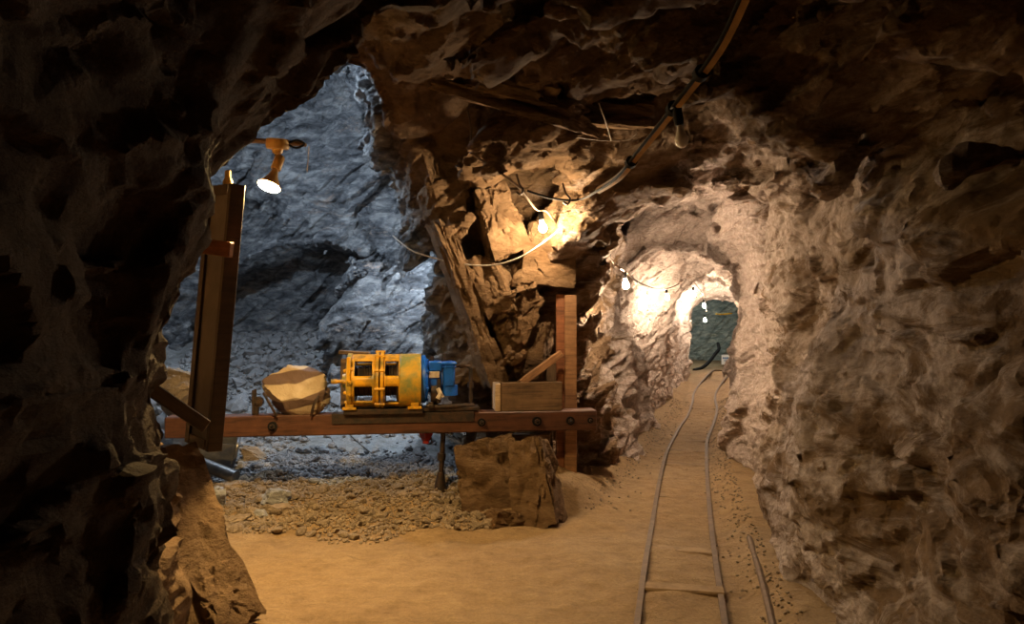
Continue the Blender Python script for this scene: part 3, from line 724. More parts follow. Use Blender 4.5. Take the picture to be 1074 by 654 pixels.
mpart('gear_case', 'iron', lambda b_: (lathe(b_, [(.04, 0), (.115, 0), (.12, .06), (.09, .09), (.04, .09)], 24, axis_x(), (.74, -.02, CZ-.10)), cyl(b_, (.81, -.12, CZ-.19), (.81, -.12, CZ+.02), .02, seg=10), ))
for x_, z_ in ((.86, .185), (.75, .16)): mpart('cap_screw', 'iron', lambda b_: cyl(b_, (x_, -.04, CZ+z_), (x_, -.04, CZ+z_+.055), .02, seg=8))
mpart('name_plate', 'plate', lambda b_: bx(b_, (.768, -.145, CZ+.06), (.09, .012, .055), bev=.002), False)
mpart('drain_valve', 'plate', lambda b_: (cyl(b_, (.84, -.15, CZ-.14), (.80, -.15, CZ-.06), .018, seg=8), cyl(b_, (.80, -.16, CZ-.15), (.83, -.16, CZ-.10), .022, seg=8)))
mpart('air_pipe', 'iron', lambda b_: (tube(b_, [(.95, 0, CZ+.12), (1.03, 0, CZ+.13), (1.09, 0, CZ+.11), (1.10, 0, CZ+.05), (1.10, 0, CZ-.1), (1.10, 0, .02)], .017), cyl(b_, (1.10, 0, CZ-.02), (1.10, 0, CZ-.07), .028, seg=10), cyl(b_, (1.0, 0, CZ+.128), (1.03, 0, CZ+.13), .027, seg=10)))
bm = bmesh.new(); tube(bm, [(.70, -.1, .03), (.8, -.11, .02), (1.0, -.1, .025), (1.12, -.05, .02)], .02); bx(bm, (.92, .0, -.005), (.5, .22, .03), bev=.003); cyl(bm, (.72, -.12, .03), (.76, -.12, .03), .035, seg=10); fin(bm, 'motor_skid', M['iron'], hoist, smooth=True)
o = from_to('timber_plank', at(356, 369, 6.72), at(388, 371, 6.72), .09, .035, M['oldwood']); tag(o, 'short grey board end on top of the post behind the yellow drum', 'plank')
o = post('timber_post', 357, 364, 6.66, 1.24, .80, .08, M['oldwood'], 'dark upright stake behind the left end of the yellow drum')

# ------------------------------------------------------------------ boulder strapped on the beam
bc = onbeam(308, BT+.185, .13)
boulder = rock('boulder', bc.to_tuple(), (.30, .20, .225), 23, ST_BAND, 'tan boulder with a dark band, strapped down on top of the beam', 'boulder', rot=(0, .06, BANG), cuts=12, depth=.66, chip=.025)
def strap(a, b, lab):
    a = Vector(a); b = Vector(b); bm = bmesh.new(); mid = (a+b)/2+Vector((0, -.03, .02)); tube(bm, [a, mid, b], .011, 6); o = fin(bm, 'tie_rod', M['iron'], smooth=True); return tag(o, lab, 'rod', None)
strap(onbeam(277, BT+.19, -.02), onbeam(291, BT+.0, -.03), 'dark tie rod crossing the lower left of the banded boulder')
strap(onbeam(335, BT+.16, -.03), onbeam(327, BT+.0, -.03), 'dark tie rod crossing the right end of the banded boulder')
sp = onbeam(268, BT+.105, .10); sh = empty('iron_clamp', sp.to_tuple(), (0, .1, BANG)); tag(sh, 'dark iron clamp standing on the beam left of the banded boulder', 'clamp')
bm = bmesh.new(); cyl(bm, (0, -.03, 0), (0, .03, 0), .045, seg=18); cyl(bm, (0, -.045, 0), (0, .045, 0), .02, seg=10); bx(bm, (-.01, 0, -.07), (.05, .05, .10), bev=.005); fin(bm, 'wheel', M['iron'], sh, smooth=True)
bm = bmesh.new(); bx(bm, (-.03, -.045, .0), (.02, .012, .2), rot=(0, -.1, 0), bev=.003); bx(bm, (-.03, .045, .0), (.02, .012, .2), rot=(0, -.1, 0), bev=.003); fin(bm, 'strap', M['iron'], sh)

# ------------------------------------------------------------------ framed panel on the left, with its cross bar and brace
near_b = Vector(at(219, 474, 4.3)); near_t = Vector(at(244, 192, 4.3))
H_ = (near_t-near_b).length; up_ = (near_t-near_b).normalized()
wd = Vector((-.24, .24, 0)).normalized(); wd = (wd-up_*wd.dot(up_)).normalized(); th = up_.cross(wd).normalized()
if th.x < 0: th = -th
PM = Matrix((th, wd, up_)).transposed().to_4x4(); PM.translation = near_b
panel = empty('framed_panel', near_b.to_tuple()); panel.rotation_euler = PM.to_euler()
tag(panel, 'tall narrow dark framed panel leaning beside the lit reflector lamp', 'panel')
Wp = .33
for nm, c_, s_, mt in (('stile', (.018, .035, H_/2), (.036, .085, H_), 'framewood'), ('stile', (Wp-.03, .035, H_/2), (.06, .085, H_), 'framewood'),
                       ('rail', (Wp/2, .03, H_-.03), (Wp-.12, .07, .06), 'framewood'), ('rail', (Wp/2, .03, .03), (Wp-.12, .07, .06), 'framewood'), ('panel_sheet', (Wp/2, .012, H_/2), (Wp-.08, .012, H_-.1), 'greypanel')):
    bm = bmesh.new(); bx(bm, (c_[1], c_[0], c_[2]), (s_[1], s_[0], s_[2]), bev=.003); fin(bm, nm, M[mt], panel)
o = from_to('timber_crossbar', at(178, 253, 4.35), at(243, 262, 4.2), .04, .085, M['redwood']); tag(o, 'red-brown timber crossbar running from the rock to the framed panel', 'crossbar')
o = from_to('timber_brace', at(150, 402, 4.0), at(216, 447, 4.2), .05, .075, M['framewood']); tag(o, 'dark slanting timber brace from the rock to the foot of the framed panel', 'brace')
pk = Vector(at(239, 190, 4.45)); sock = empty('lamp_socket', pk.to_tuple()); tag(sock, 'small brass coloured lamp socket peeking over the top of the framed panel', 'socket')
bm = bmesh.new(); lathe(bm, [(.03, -.05), (.028, 0), (.018, .02), (.016, .06), (.008, .065)], 16); fin(bm, 'socket_body', M['brass'], sock, smooth=True)

# ------------------------------------------------------------------ lamps
EM_P = emis('lit_bulb_pillar', (1, .72, .42), BULB_STR['pillar']); EM_T = emis('lit_bulb_tunnel', (1, .80, .58), BULB_STR['tunnel']); EM_F = emis('lit_bulb_far', (1, .86, .68), BULB_STR['far'])
EM_T2 = emis('lit_bulb_mouth', (1, .78, .55), BULB_STR['mouth'])
EM_R = emis('lit_reflector_face', YELLOW_E, REFLECTOR_STR)
glow_glass = mat_simple('amber_reflector', (.75, .50, .22), .35, col2=(.6, .38, .15), scale=5)
def bulb(loc, d, em, label, r=.034, group=None, glass=True):
    """d: direction from the socket to the glass"""
    o = empty('light_bulb', loc); q = Vector((0, 0, -1)).rotation_difference(Vector(d).normalized()); o.rotation_euler = q.to_euler()
    tag(o, label, 'light bulb', group)
    bm = bmesh.new(); lathe(bm, [(.010, .02), (.02, .02), (.022, -.03), (.019, -.055), (.010, -.055)], 14); fin(bm, 'socket', M['black'], o, smooth=True)
    bm = bmesh.new(); lathe(bm, [(.013, -.056), (.014, -.07), (r*.75, -.095), (r, -.115), (r*.98, -.130), (r*.75, -.147), (r*.35, -.157), (.001, -.159)], 18); fin(bm, 'glass_globe', em, o, smooth=True)
    return o
bulb(at(567, 224, 6.35), (.15, -.05, -1), EM_P, 'lit bulb hanging against the rock pillar, nearest of the lit string')
bulb(at(655, 286, 7.45), (.1, 0, -1), EM_T2, 'second lit bulb of the string, over the pale recess of the tunnel')
bulb(at(699, 304, 12.0), (.1, 0, -1), EM_T, 'lit bulb in the recess just before the tunnel narrows, third of the string')
bulb(at(727, 302, 14.4), (.1, 0, -1), EM_T, 'lit bulb under the arch past the narrowing, fourth of the string')
bulb(at(738, 315, 17.0), (.1, 0, -1), EM_F, 'lit bulb beside the rough left wall deep in the tunnel, fifth of the string')
bulb(at(739, 331, 20.0), (.1, 0, -1), EM_F, 'farthest lit bulb, in front of the greenish end wall')
bulb(at(711, 119, 3.45), (.13, -.05, -1), M['bulbglass'], 'unlit frosted bulb hanging from the cable under the ceiling', r=.031)
# reflector lamp
rl = Vector(at(288, 180, 4.72)); ax = Vector((-.22, -.34, -.91)).normalized()
lamp = empty('reflector_lamp', rl.to_tuple()); lamp.scale = (1.16,)*3; lamp.rotation_euler = Vector((0, 0, -1)).rotation_difference(ax).to_euler()
tag(lamp, 'lit yellow reflector lamp hanging from a ceiling box beside the framed panel', 'lamp')
bm = bmesh.new(); lathe(bm, [(.018, .10), (.026, .09), (.027, .02), (.024, .015), (.018, .015)], 20); fin(bm, 'socket', M['brass'], lamp, smooth=True)
bm = bmesh.new(); lathe(bm, [(.016, .02), (.018, 0), (.028, -.03), (.052, -.07), (.061, -.085), (.060, -.090), (.05, -.088)], 28); fin(bm, 'reflector', glow_glass, lamp, smooth=True)
bm = bmesh.new(); lathe(bm, [(.057, -.0905), (.054, -.097), (.035, -.104), (.001, -.107)], 28); fin(bm, 'lens', EM_R, lamp, smooth=True)
jb = Vector(at(291, 156, 4.78)); jbox = empty('junction_box', jb.to_tuple(), (.1, .05, 0)); jbox.scale = (1.16,)*3; tag(jbox, 'round yellowed porcelain ceiling box above the reflector lamp', 'junction box')
bm = bmesh.new(); lathe(bm, [(.02, .05), (.06, .05), (.062, .01), (.058, 0), (.03, -.002), (.026, -.022), (.014, -.03)], 24); fin(bm, 'porcelain_body', M['brass'], jbox, smooth=True)
bm = bmesh.new(); tube(bm, [jb+Vector((0, 0, -.02)), jb+Vector((-.01, -.01, -.05)), rl-ax*.11], .007, 6); tag(fin(bm, 'lamp_wire', M['cable'], smooth=True), 'short wire between the ceiling box and the reflector lamp', 'wire')
o = from_to('mounting_board', at(246, 146, 4.9), at(320, 151, 4.85), .07, .022, M['oldwood']); tag(o, 'thin dark board carrying the porcelain box of the reflector lamp', 'board')
bm = bmesh.new(); tube(bm, [at(302, 150, 4.78), at(312, 147, 4.78), at(319, 151, 4.78), at(311, 155, 4.78), at(303, 152, 4.78)], .007, 6); tag(fin(bm, 'cable_loop', M['black'], smooth=True), 'small black cable loop at the right end of the lamp board', 'cable')
bm = bmesh.new(); tube(bm, [at(324, 153, 4.8), at(323, 168, 4.8), at(322, 181, 4.8)], .0035, 5); tag(fin(bm, 'hanging_wire', M['whitecable'], smooth=True), 'thin white wire hanging right of the reflector lamp', 'wire')
COOLL = bpy.data.lights.new('chamber_lamp_light', 'POINT'); COOLL.energy = COOL_W; COOLL.color = COOL; COOLL.shadow_soft_size = .06
lo = bpy.data.objects.new('chamber_lamp_light', COOLL); C.objects.link(lo); lo.location = COOL_POS
lo = bpy.data.objects.new('side_lamp_light', COOLL.copy()); lo.data.energy = COOL2_W; C.objects.link(lo); lo.location = COOL2_POS
END = bpy.data.lights.new('end_chamber_light', 'POINT'); END.energy = END_W; END.color = (.88, .96, 1.0); END.shadow_soft_size = .06
lo = bpy.data.objects.new('end_chamber_light', END); C.objects.link(lo); lo.location = END_POS

# ------------------------------------------------------------------ cables along the ceiling
def cable(name, pts, r, mat, label, cat='cable', seg=8):
    bm = bmesh.new(); tube(bm, pts, r, seg); return tag(fin(bm, name, M[mat], smooth=True), label, cat)
cable('power_cable', [at(493, 160, 5.9), at(520, 178, 6.0), at(545, 197, 6.1), at(562, 219, 6.3), at(574, 222, 6.4), at(590, 243, 6.9), at(605, 254, 7.4), at(628, 262, 7.2), at(637, 266, 7.25), at(645, 277, 7.35), at(655, 284, 7.45), at(672, 297, 9.2), at(690, 303, 11.3), at(702, 302, 12.0), at(716, 296, 13), at(726, 295, 14.4), at(735, 305, 16), at(738, 310, 17), at(740, 318, 18.5), at(741, 326, 20)], .010, 'cable', 'brown power cable strung from bulb to bulb down the tunnel')
cable('white_cable', [at(412, 247, 7.2), at(425, 258, 7.0), at(440, 266, 6.9), at(480, 276, 6.75), at(515, 278, 6.6), at(545, 270, 6.45), at(570, 254, 6.4), at(588, 240, 6.5)], .007, 'whitecable', 'pale thin cable sagging across the rock pillar below the nearest lit bulb')
LP = [at(786, -12, 2.75), at(757, 48, 3.05), at(716, 103, 3.5), at(672, 158, 4.2), at(650, 185, 4.7), at(627, 200, 5.3)]
bm = bmesh.new(); P_ = smooth_path(LP, 6)
for i in range(len(P_)-1):
    a, b_ = P_[i], P_[i+1]; d = b_-a; q = d.to_track_quat('X', 'Z').to_matrix().to_4x4(); q.translation = (a+b_)/2
    g = bmesh.ops.create_cube(bm, size=1); bmesh.ops.scale(bm, vec=(d.length*1.03, .038, .026), verts=g['verts']); bmesh.ops.transform(bm, matrix=q @ Matrix.Rotation(.5, 4, 'X'), verts=g['verts'])
tag(fin(bm, 'wooden_lath', M['lath']), 'long bent yellowish lath slung under the ceiling with a black cable tied along it', 'lath')
off = Vector((-.024, .0, -.012))
cable('black_cable', [Vector(p)+off for p in LP]+[at(612, 208, 5.9), at(597, 210, 6.0), at(575, 207, 6.1), at(553, 200, 6.15)], .009, 'black', 'black cable tied along the yellowish lath under the ceiling')
for k, p in enumerate((P_[9], P_[13], P_[20])):
    bm = bmesh.new(); d = (P_[14]-P_[9]).normalized(); v = cyl(bm, p-d*.02+off*.4, p+d*.02+off*.4, .034, seg=10)
    tag(fin(bm, 'tape_wrap', M['black'], smooth=True), ['black tape wrap on the lath above the unlit bulb, nearest the top', 'black tape wrap on the lath right beside the unlit bulb', 'black tape wrap low on the lath beyond the unlit bulb'][k], 'tape', 'tape wraps on the lath')
cable('bulb_lead', [P_[13]+off, Vector(at(706, 112, 3.5)), Vector(at(710, 115, 3.45))], .006, 'black', 'short black lead of the unlit bulb')
cable('hanging_wire', [at(628, 108, 5.6), at(636, 130, 5.7), at(641, 147, 5.8)], .005, 'whitecable', 'thin pale wire hanging from the ceiling left of the unlit bulb', 'wire')
cable('ceiling_wire', [at(540, 128, 6.0), at(580, 138, 6.0), at(620, 146, 5.9), at(655, 147, 5.8), at(668, 140, 5.7)], .005, 'cable', 'thin wire lying along the ceiling ledge above the lit slab', 'wire')
cable('hanging_root', [at(489, 110, 6.3), at(494, 135, 6.35), at(493, 160, 6.4), at(499, 180, 6.5)], .008, 'cable', 'thin brown root hanging down the dark rock above the pillar', 'root')
for k, (px, py, Y, l) in enumerate(((546, 199, 6.1, 'iron hook holding the cables above the nearest lit bulb'), (595, 209, 5.98, 'small iron hook under the sagging cable beside the lit slab'))):
    p = Vector(at(px, py, Y)); bm = bmesh.new(); tube(bm, [p+Vector((-.03, .1, .14)), p+Vector((-.01, .02, .05)), p+Vector((.02, -.02, 0)), p+Vector((0, -.03, -.04)), p+Vector((-.03, 0, -.02))], .009, 6); tag(fin(bm, 'iron_hook', M['iron'], smooth=True), l, 'hook')
p = Vector(at(633, 262, 7.22)); br = empty('cable_bracket', p.to_tuple()); tag(br, 'dark iron bracket with a round insulator holding the cable at the tunnel mouth', 'bracket')
bm = bmesh.new(); bx(bm, (-.01, 0, .0), (.045, .03, .34), rot=(0, .05, 0), bev=.004); bx(bm, (0, 0, .12), (.03, .2, .03), bev=.003); fin(bm, 'bar', M['iron'], br)
bm = bmesh.new(); cyl(bm, (.0, -.02, .0), (.075, -.03, -.02), .05, seg=14); cyl(bm, (-.09, -.03, .03), (-.02, -.02, 0), .03, seg=10); fin(bm, 'insulator', M['black'], br, smooth=True)
bm = bmesh.new(); tube(bm, [(-.12, -.03, 0), (-.05, -.06, -.05), (.04, -.06, -.02), (.03, -.05, .06), (-.06, -.04, .06), (-.11, -.03, .0)], .007, 6); fin(bm, 'wire_turn', M['cable'], br, smooth=True)
o = from_to('timber_plank', at(622, 226, 7.4), at(619, 252, 7.4), .04, .11, M['oldwood']); tag(o, 'dark upright board end set in the rock left of the cable bracket', 'plank')

# ------------------------------------------------------------------ track
def gp(px, py, dz=0.0):
    Y = F_PX*CAMZ/(py-327); X = (px-537)/F_PX*Y
    return (X, Y, gh(X, Y)+dz)
LPT = [(664, 690), (668, 654), (676, 600), (684, 550), (692, 505), (700, 475), (713, 449), (721, 436), (726, 424), (728, 412), (735, 402), (748, 393.5), (760, 390)]
RPT = [(764, 690), (760, 654), (752, 600), (746, 555), (742, 508), (741, 477), (742, 462), (749, 445), (752, 432), (750, 418), (753, 408), (765, 398), (778, 394)]
track = empty('mine_track', gp(712, 654)); tag(track, 'narrow rusty mine railway track running into the tunnel', 'railway track')
t0 = Vector(track.location)
prof = [(-.022, 0), (-.007, .012), (-.006, .036), (-.017, .042), (-.017, .058), (.017, .058), (.017, .042), (.006, .036), (.007, .012), (.022, 0)]
for pts in (LPT, RPT):
    P_ = smooth_path([Vector(gp(x, y, -.034))-t0 for x, y in pts], 8); bm = bmesh.new(); rings = []
    for i, p in enumerate(P_):
        t = (P_[min(i+1, len(P_)-1)]-P_[max(i-1, 0)]).normalized(); s_ = t.cross(Vector((0, 0, 1))).normalized()
        rings.append([bm.verts.new(p+s_*a+Vector((0, 0, b_))) for a, b_ in prof])
    for A, B in zip(rings, rings[1:]):
        for k in range(len(prof)): bm.faces.new((A[k], A[(k+1) % len(prof)], B[(k+1) % len(prof)], B[k]))
    fin(bm, 'rail', M['rail'], track)
rnd = random.Random(5)
LW = [Vector(gp(x, y)) for x, y in LPT]; RW = [Vector(gp(x, y)) for x, y in RPT]
def xatY(W, Y): return float(np.interp(Y, [v.y for v in W], [v.x for v in W]))
Y = 3.75
while Y < 16:
    xa, xb = xatY(LW, Y), xatY(RW, Y); dx = .06; L = xb-xa
    sl = (xatY(LW, Y+.4)-xatY(LW, Y-.4))/.8
    bm = bmesh.new(); bx(bm, (0, 0, 0), (L+.05, .13, .10), bev=.01)
    V_ = np.array([v.co[:] for v in bm.verts], np.float32)
    o = fin(bm, 'sleeper', M['tie'], track, loc=Vector(((xa+xb)/2, Y, gh((xa+xb)/2, Y)-.053+rnd.uniform(-.012, .008)))-t0, rot=(rnd.uniform(-.02, .02), rnd.uniform(-.01, .01), -math.atan(sl)+rnd.uniform(-.04, .04)))
    Y += rnd.uniform(.68, .80)
cable('buried_pipe', [gp(786, 575, .0), gp(797, 610, .0), gp(808, 650, .0), gp(820, 700, -.02)], .022, 'rail', 'half buried dusty pipe lying along the foot of the right wall', 'pipe')

# ------------------------------------------------------------------ far end of the tunnel
sp_ = Vector(at(763, 377, 22.6)); zf = gh(sp_.x, sp_.y)
sign = empty('notice_sign', (sp_.x, sp_.y, zf), (0, 0, .05)); tag(sign, 'small white sign with blue lettering standing at the far end of the tunnel', 'sign')
hs = sp_.z-zf
bm = bmesh.new(); bx(bm, (0, 0, hs), (.36, .02, .29), bev=.003); fin(bm, 'sign_board', M['white'], sign)
bm = bmesh.new()
x = -.15
for wd_ in (.03, .022, .03, .026, .034, .024, .03, .028): bx(bm, (x+wd_/2, -.013, hs+.05), (wd_, .004, .05), bev=0); x += wd_+.009
bx(bm, (0, -.013, hs-.005), (.24, .004, .012), bev=0); bx(bm, (-.01, -.013, hs-.035), (.2, .004, .012), bev=0); fin(bm, 'lettering', M['signblue'], sign)
for x in (-.12, .12): bm = bmesh.new(); bx(bm, (x, .02, hs/2-.05), (.02, .02, hs+.1), bev=0); fin(bm, 'sign_leg', M['oldwood'], sign)
cable('air_hose', [at(728, 388, 21.5), at(737, 385, 22), at(744, 379, 22.6), at(750, 371, 23.2), at(754, 366, 23.5), at(753, 360, 24)], .05, 'black', 'thick black hose curling up beside the sign at the tunnel end', 'hose')
cable('warning_tape', [at(751, 329, 23.6), at(757, 329.5, 23.7), at(768, 328.5, 23.8)], .022, 'yellow', 'thin yellow strip across the greenish end wall', 'tape')
cable('wall_hose', [at(762, 385, 22.0), at(769, 374, 23), at(778, 368, 23.5)], .04, 'black', 'dark hose running to the right behind the sign', 'hose')

# ------------------------------------------------------------------ ore scoop in the chamber on the left
sc_p = Vector(at(224, 484, 7.0)); gz = gh(sc_p.x, sc_p.y)
scoop = empty('ore_scoop', (sc_p.x, sc_p.y, gz), (0, 0, .25)); tag(scoop, 'dark steel ore scoop lying on the rubble under the left end of the beam', 'ore scoop')
def quadbox(bm, pts, th_):
    """plate through 4 points with thickness"""
    P4 = [Vector(p) for p in pts]; n = (P4[1]-P4[0]).cross(P4[3]-P4[0]).normalized()*th_
    a = [bm.verts.new(p) for p in P4]; b_ = [bm.verts.new(p+n) for p in P4]
    bm.faces.new(a[::-1]); bm.faces.new(b_)
    for k in range(4): bm.faces.new((a[k], a[(k+1) % 4], b_[(k+1) % 4], b_[k]))
bm = bmesh.new(); quadbox(bm, [(-.22, -.12, .04), (.14, -.12, -.02), (.20, -.16, .27), (-.2, -.12, .30)], .012); fin(bm, 'side_plate', M['steel'], scoop)
bm = bmesh.new(); quadbox(bm, [(-.22, .22, .04), (.14, .22, .0), (.2, .24, .34), (-.2, .22, .34)], .012); fin(bm, 'side_plate', M['steel'], scoop)
bm = bmesh.new(); quadbox(bm, [(.14, -.12, -.01), (.14, .22, -.01), (.22, .24, .34), (.22, -.16, .27)], .014); fin(bm, 'back_plate', M['iron'], scoop)
bm = bmesh.new(); quadbox(bm, [(-.22, -.12, .03), (.14, -.12, 0), (.14, .22, 0), (-.22, .22, .03)], .012); fin(bm, 'bottom_plate', M['steel'], scoop)
bm = bmesh.new(); tube(bm, [(.145, -.15, .0), (.20, -.17, .14), (.225, -.16, .28), (.22, .1, .34), (.21, .24, .35)], .016, 8); fin(bm, 'rim_bar', M['steel'], scoop, smooth=True)
pipe_a = Vector(at(204, 483, 6.75)); pipe_b = Vector(at(247, 500, 6.6))
bm = bmesh.new(); tube(bm, [pipe_a, pipe_b], .055, 16, sm=0); tag(fin(bm, 'steel_pipe', M['steel'], smooth=True), 'short fat grey steel pipe lying in front of the ore scoop', 'pipe')
cable('steel_rod', [at(192, 452, 7.0), at(207, 466, 6.95), at(220, 480, 6.9)], .02, 'steel', 'steel rod leaning on the left side of the ore scoop', 'rod')

# ------------------------------------------------------------------ pulley and ropes on the muck slope
def slope_pt(px, py, dz=.0):
    """march the view ray down to the ground surface"""
    Y = 5.5
    while Y < 12.5:
        X = (px-537)/F_PX*Y; z = CAMZ-(py-327)/F_PX*Y
        if z <= gh(X, Y): break
        Y += .02
    return Vector((X, Y, gh(X, Y)+dz))
pu = slope_pt(283, 348, .06); pul = empty('pulley_block', pu.to_tuple()); tag(pul, 'small dark pulley block anchored on the grey rubble slope above the banded boulder', 'pulley')
bm = bmesh.new(); cyl(bm, (0, -.03, 0), (0, .03, 0), .075, seg=18); cyl(bm, (0, -.05, 0), (0, .05, 0), .02, seg=8); fin(bm, 'sheave', M['iron'], pul, smooth=True)
bm = bmesh.new(); bx(bm, (0, -.045, .02), (.06, .014, .22), bev=.004); bx(bm, (0, .045, .02), (.06, .014, .22), bev=.004); tube(bm, [(0, 0, .12), (.03, 0, .17), (0, 0, .21), (-.03, 0, .18)], .012, 6); fin(bm, 'cheek', M['iron'], pul)
for pts, lab in (([(281, 352), (277, 368), (275, 383), (272, 396)], 'left rope running down from the pulley block to the boulder'), ([(285, 352), (289, 365), (291, 378), (293, 390)], 'right rope running down from the pulley block to the boulder')):
    cable('wire_rope', [slope_pt(x, y, .03) for x, y in pts], .010, 'rope', lab, 'rope', 6)
for pts, lab in (([(313, 460), (330, 474), (347, 489)], 'long wire rope on the grey dust slope, leftmost under the beam'), ([(320, 458), (334, 472), (350, 487)], 'long wire rope on the grey dust slope, just right of the leftmost one'), ([(345, 458), (354, 471), (362, 483)], 'middle wire rope lying on the dust slope under the yellow drum'), ([(368, 458), (382, 470), (398, 482)], 'rightmost wire rope lying on the dust slope under the beam')):
    cable('wire_rope', [slope_pt(x, y, .008) for x, y in pts], .007, 'rope', lab, 'rope', 6)

# ------------------------------------------------------------------ rocks: single ones first
def grock(px, py, size, seed, mat, label, rot=(0, 0, 0), sink=.3, name='rock', cat='rock'):
    p = slope_pt(px, py); return rock(name, (p.x, p.y, p.z+size[2]*(1-2*sink)), size, seed, mat, label, cat, rot)
def slab(px, py, Y, hs, rot, seed, label, mat=None):
    """a squared block of rock, chipped and cracked"""
    b_ = bmesh.new(); bmesh.ops.create_cube(b_, size=2); bmesh.ops.subdivide_edges(b_, edges=b_.edges[:], cuts=27, use_grid_fill=True)
    V_ = np.array([v.co[:] for v in b_.verts], np.float32); nr = V_/np.linalg.norm(V_, axis=1, keepdims=True)
    taper = 1-.22*np.clip(V_[:, 2:3], -1, 1)*np.array([1, .6, 0])
    V2 = V_*taper*.93+nr*(.10*facet(V_+seed, (.9, .8, .7), seed, 2.4, 34)+.05*facet(V_+seed, (.35, .3, .28), seed+1, 2.4, 34)+.02*fbm(V_, 3, 2, seed))[:, None]
    V2 = np.where(np.abs(V2) > .98, np.sign(V2)*(.98+(np.abs(V2)-.98)*.3), V2)
    for v, c_ in zip(b_.verts, V2): v.co = Vector((float(c_[0])*hs[0], float(c_[1])*hs[1], float(c_[2])*hs[2]))
    if mat is not None:
        o = fin(b_, label, mat, loc=at(px, py, Y), rot=rot, smooth=True, ang=24); o['kind'] = 'structure'; return o
    o = fin(b_, 'rock_slab', ST_TAN, loc=at(px, py, Y), rot=rot, smooth=True, ang=24); o.data.materials[0] = ROCK; return tag(o, label, 'rock slab')
slab(518, 505, 6.42, (.30, .20, .36), (-.18, -.22, .1), 71, 'broad cracked tan slab leaning at the foot of the pillar, left of the pointed one')
slab(562, 508, 6.05, (.17, .15, .36), (-.25, -.25, -.35), 76, 'pointed tan slab leaning at the foot of the pillar beside the pine post')
slab(535, 552, 5.95, (.20, .15, .12), (-.1, .2, .3), 88, 'low tan slab in front of the two leaning slabs')
for px, py, Y, hs, rot, sd in ((574, 268, 6.95, (.24, .2, .28), (0, .1, .1), 301), (522, 232, 6.85, (.17, .2, .33), (.1, -.35, .2), 302), (520, 300, 6.85, (.13, .16, .30), (0, -.4, -.3), 303),
      (546, 330, 6.92, (.13, .18, .22), (.1, .5, .2), 304), (507, 368, 6.85, (.09, .15, .34), (0, -.35, .4), 305), (562, 365, 7.0, (.12, .15, .26), (0, .2, -.3), 306),
      (457, 195, 6.95, (.10, .2, .62), (0, -.32, .4), 307), (430, 125, 7.0, (.10, .2, .5), (0, -.3, .3), 308), (480, 285, 6.9, (.10, .2, .5), (0, -.38, .3), 309),
      (182, 572, 4.05, (.17, .26, .52), (-.05, -.50, -.45), 320), (222, 634, 3.95, (.13, .16, .20), (.1, -.6, -.4), 321),
      (505, 88, 5.45, (.80, .5, .14), (.15, .34, -.3), 310), (610, 120, 6.1, (.55, .4, .12), (.1, .1, -.1), 311)):
    slab(px, py, Y, hs, rot, sd, 'wall_left' if sd > 319 else 'ceiling' if sd > 309 else 'wall_centre', ROCK)
grock(268, 482, (.16, .12, .085), 73, ST_TAN, 'brown rock beside the ore scoop at the edge of the grey slope', rot=(0, .35, .3))
grock(241, 513, (.13, .09, .05), 74, ST_TAN, 'flat pale rock just in front of the steel pipe', rot=(.1, -.2, .4))
grock(220, 531, (.16, .14, .13), 75, ST_GREY, 'smooth grey rock against the left rock foot')
grock(290, 529, (.15, .10, .09), 77, ST_GREY, 'grey rock at the edge of the gravel, right of the smooth grey rock', rot=(0, .2, .5))
grock(291, 537, (.12, .08, .05), 78, ST_TAN, 'tan rock in front of the grey rock at the gravel edge')
grock(245, 548, (.14, .07, .04), 79, ST_TAN, 'long flat tan rock lying at the left end of the gravel', rot=(0, -.25, .5))
grock(228, 556, (.11, .08, .05), 80, ST_TAN, 'dark tan rock on the dirt beside the lit left rock foot')
grock(272, 541, (.07, .05, .04), 81, ST_GREY, 'small grey rock between the flat tan rock and the gravel')
p = Vector(at(190, 412, 7.0)); rock('boulder', (p.x, p.y, p.z), (.26, .2, .26), 82, ST_TAN, 'tan boulder behind the left end of the beam', 'boulder')
grock(190, 470, (.4, .3, .34), 83, ST_GREY, 'large shadowed boulder beneath the left end of the beam', name='boulder', cat='boulder', sink=.2)

# ------------------------------------------------------------------ gravel heap: nearest stones singly, the rest as gravel
rnd = random.Random(11); protos = {}
for k in range(6):
    for tn, mt in (('t', ST_TAN), ('g', ST_GREY)):
        b_ = rock_bm((1, rnd.uniform(.6, .9), rnd.uniform(.4, .65)), 100+k, 2, 8, .5, .05)
        me = bpy.data.meshes.new('gravel_stone'); bmesh.ops.recalc_face_normals(b_, faces=b_.faces); b_.to_mesh(me); b_.free(); me.materials.append(mt); protos[(tn, k)] = me
def gravel_density(x, y):
    front = 5.72+.28*math.sin(x*2.1+1)+.12*math.sin(x*7)
    if x > -.15 or y < front: return 0
    return 1
def is_tan(x, y): return y < 6.75+.15*math.sin(x*5)
cand = []
while len(cand) < 300:
    x = rnd.uniform(-2.75, -.12); y = rnd.uniform(5.5, 7.35)
    if not gravel_density(x, y): continue
    if rnd.random() > (.35+.65*(y-5.4)/1.2): continue
    r = rnd.choice((.034, .038, .044, .05, .058, .07))
    if any((x-a)**2+(y-b_)**2 < ((r+c)*.8)**2 for a, b_, c in cand): continue
    cand.append((x, y, r))
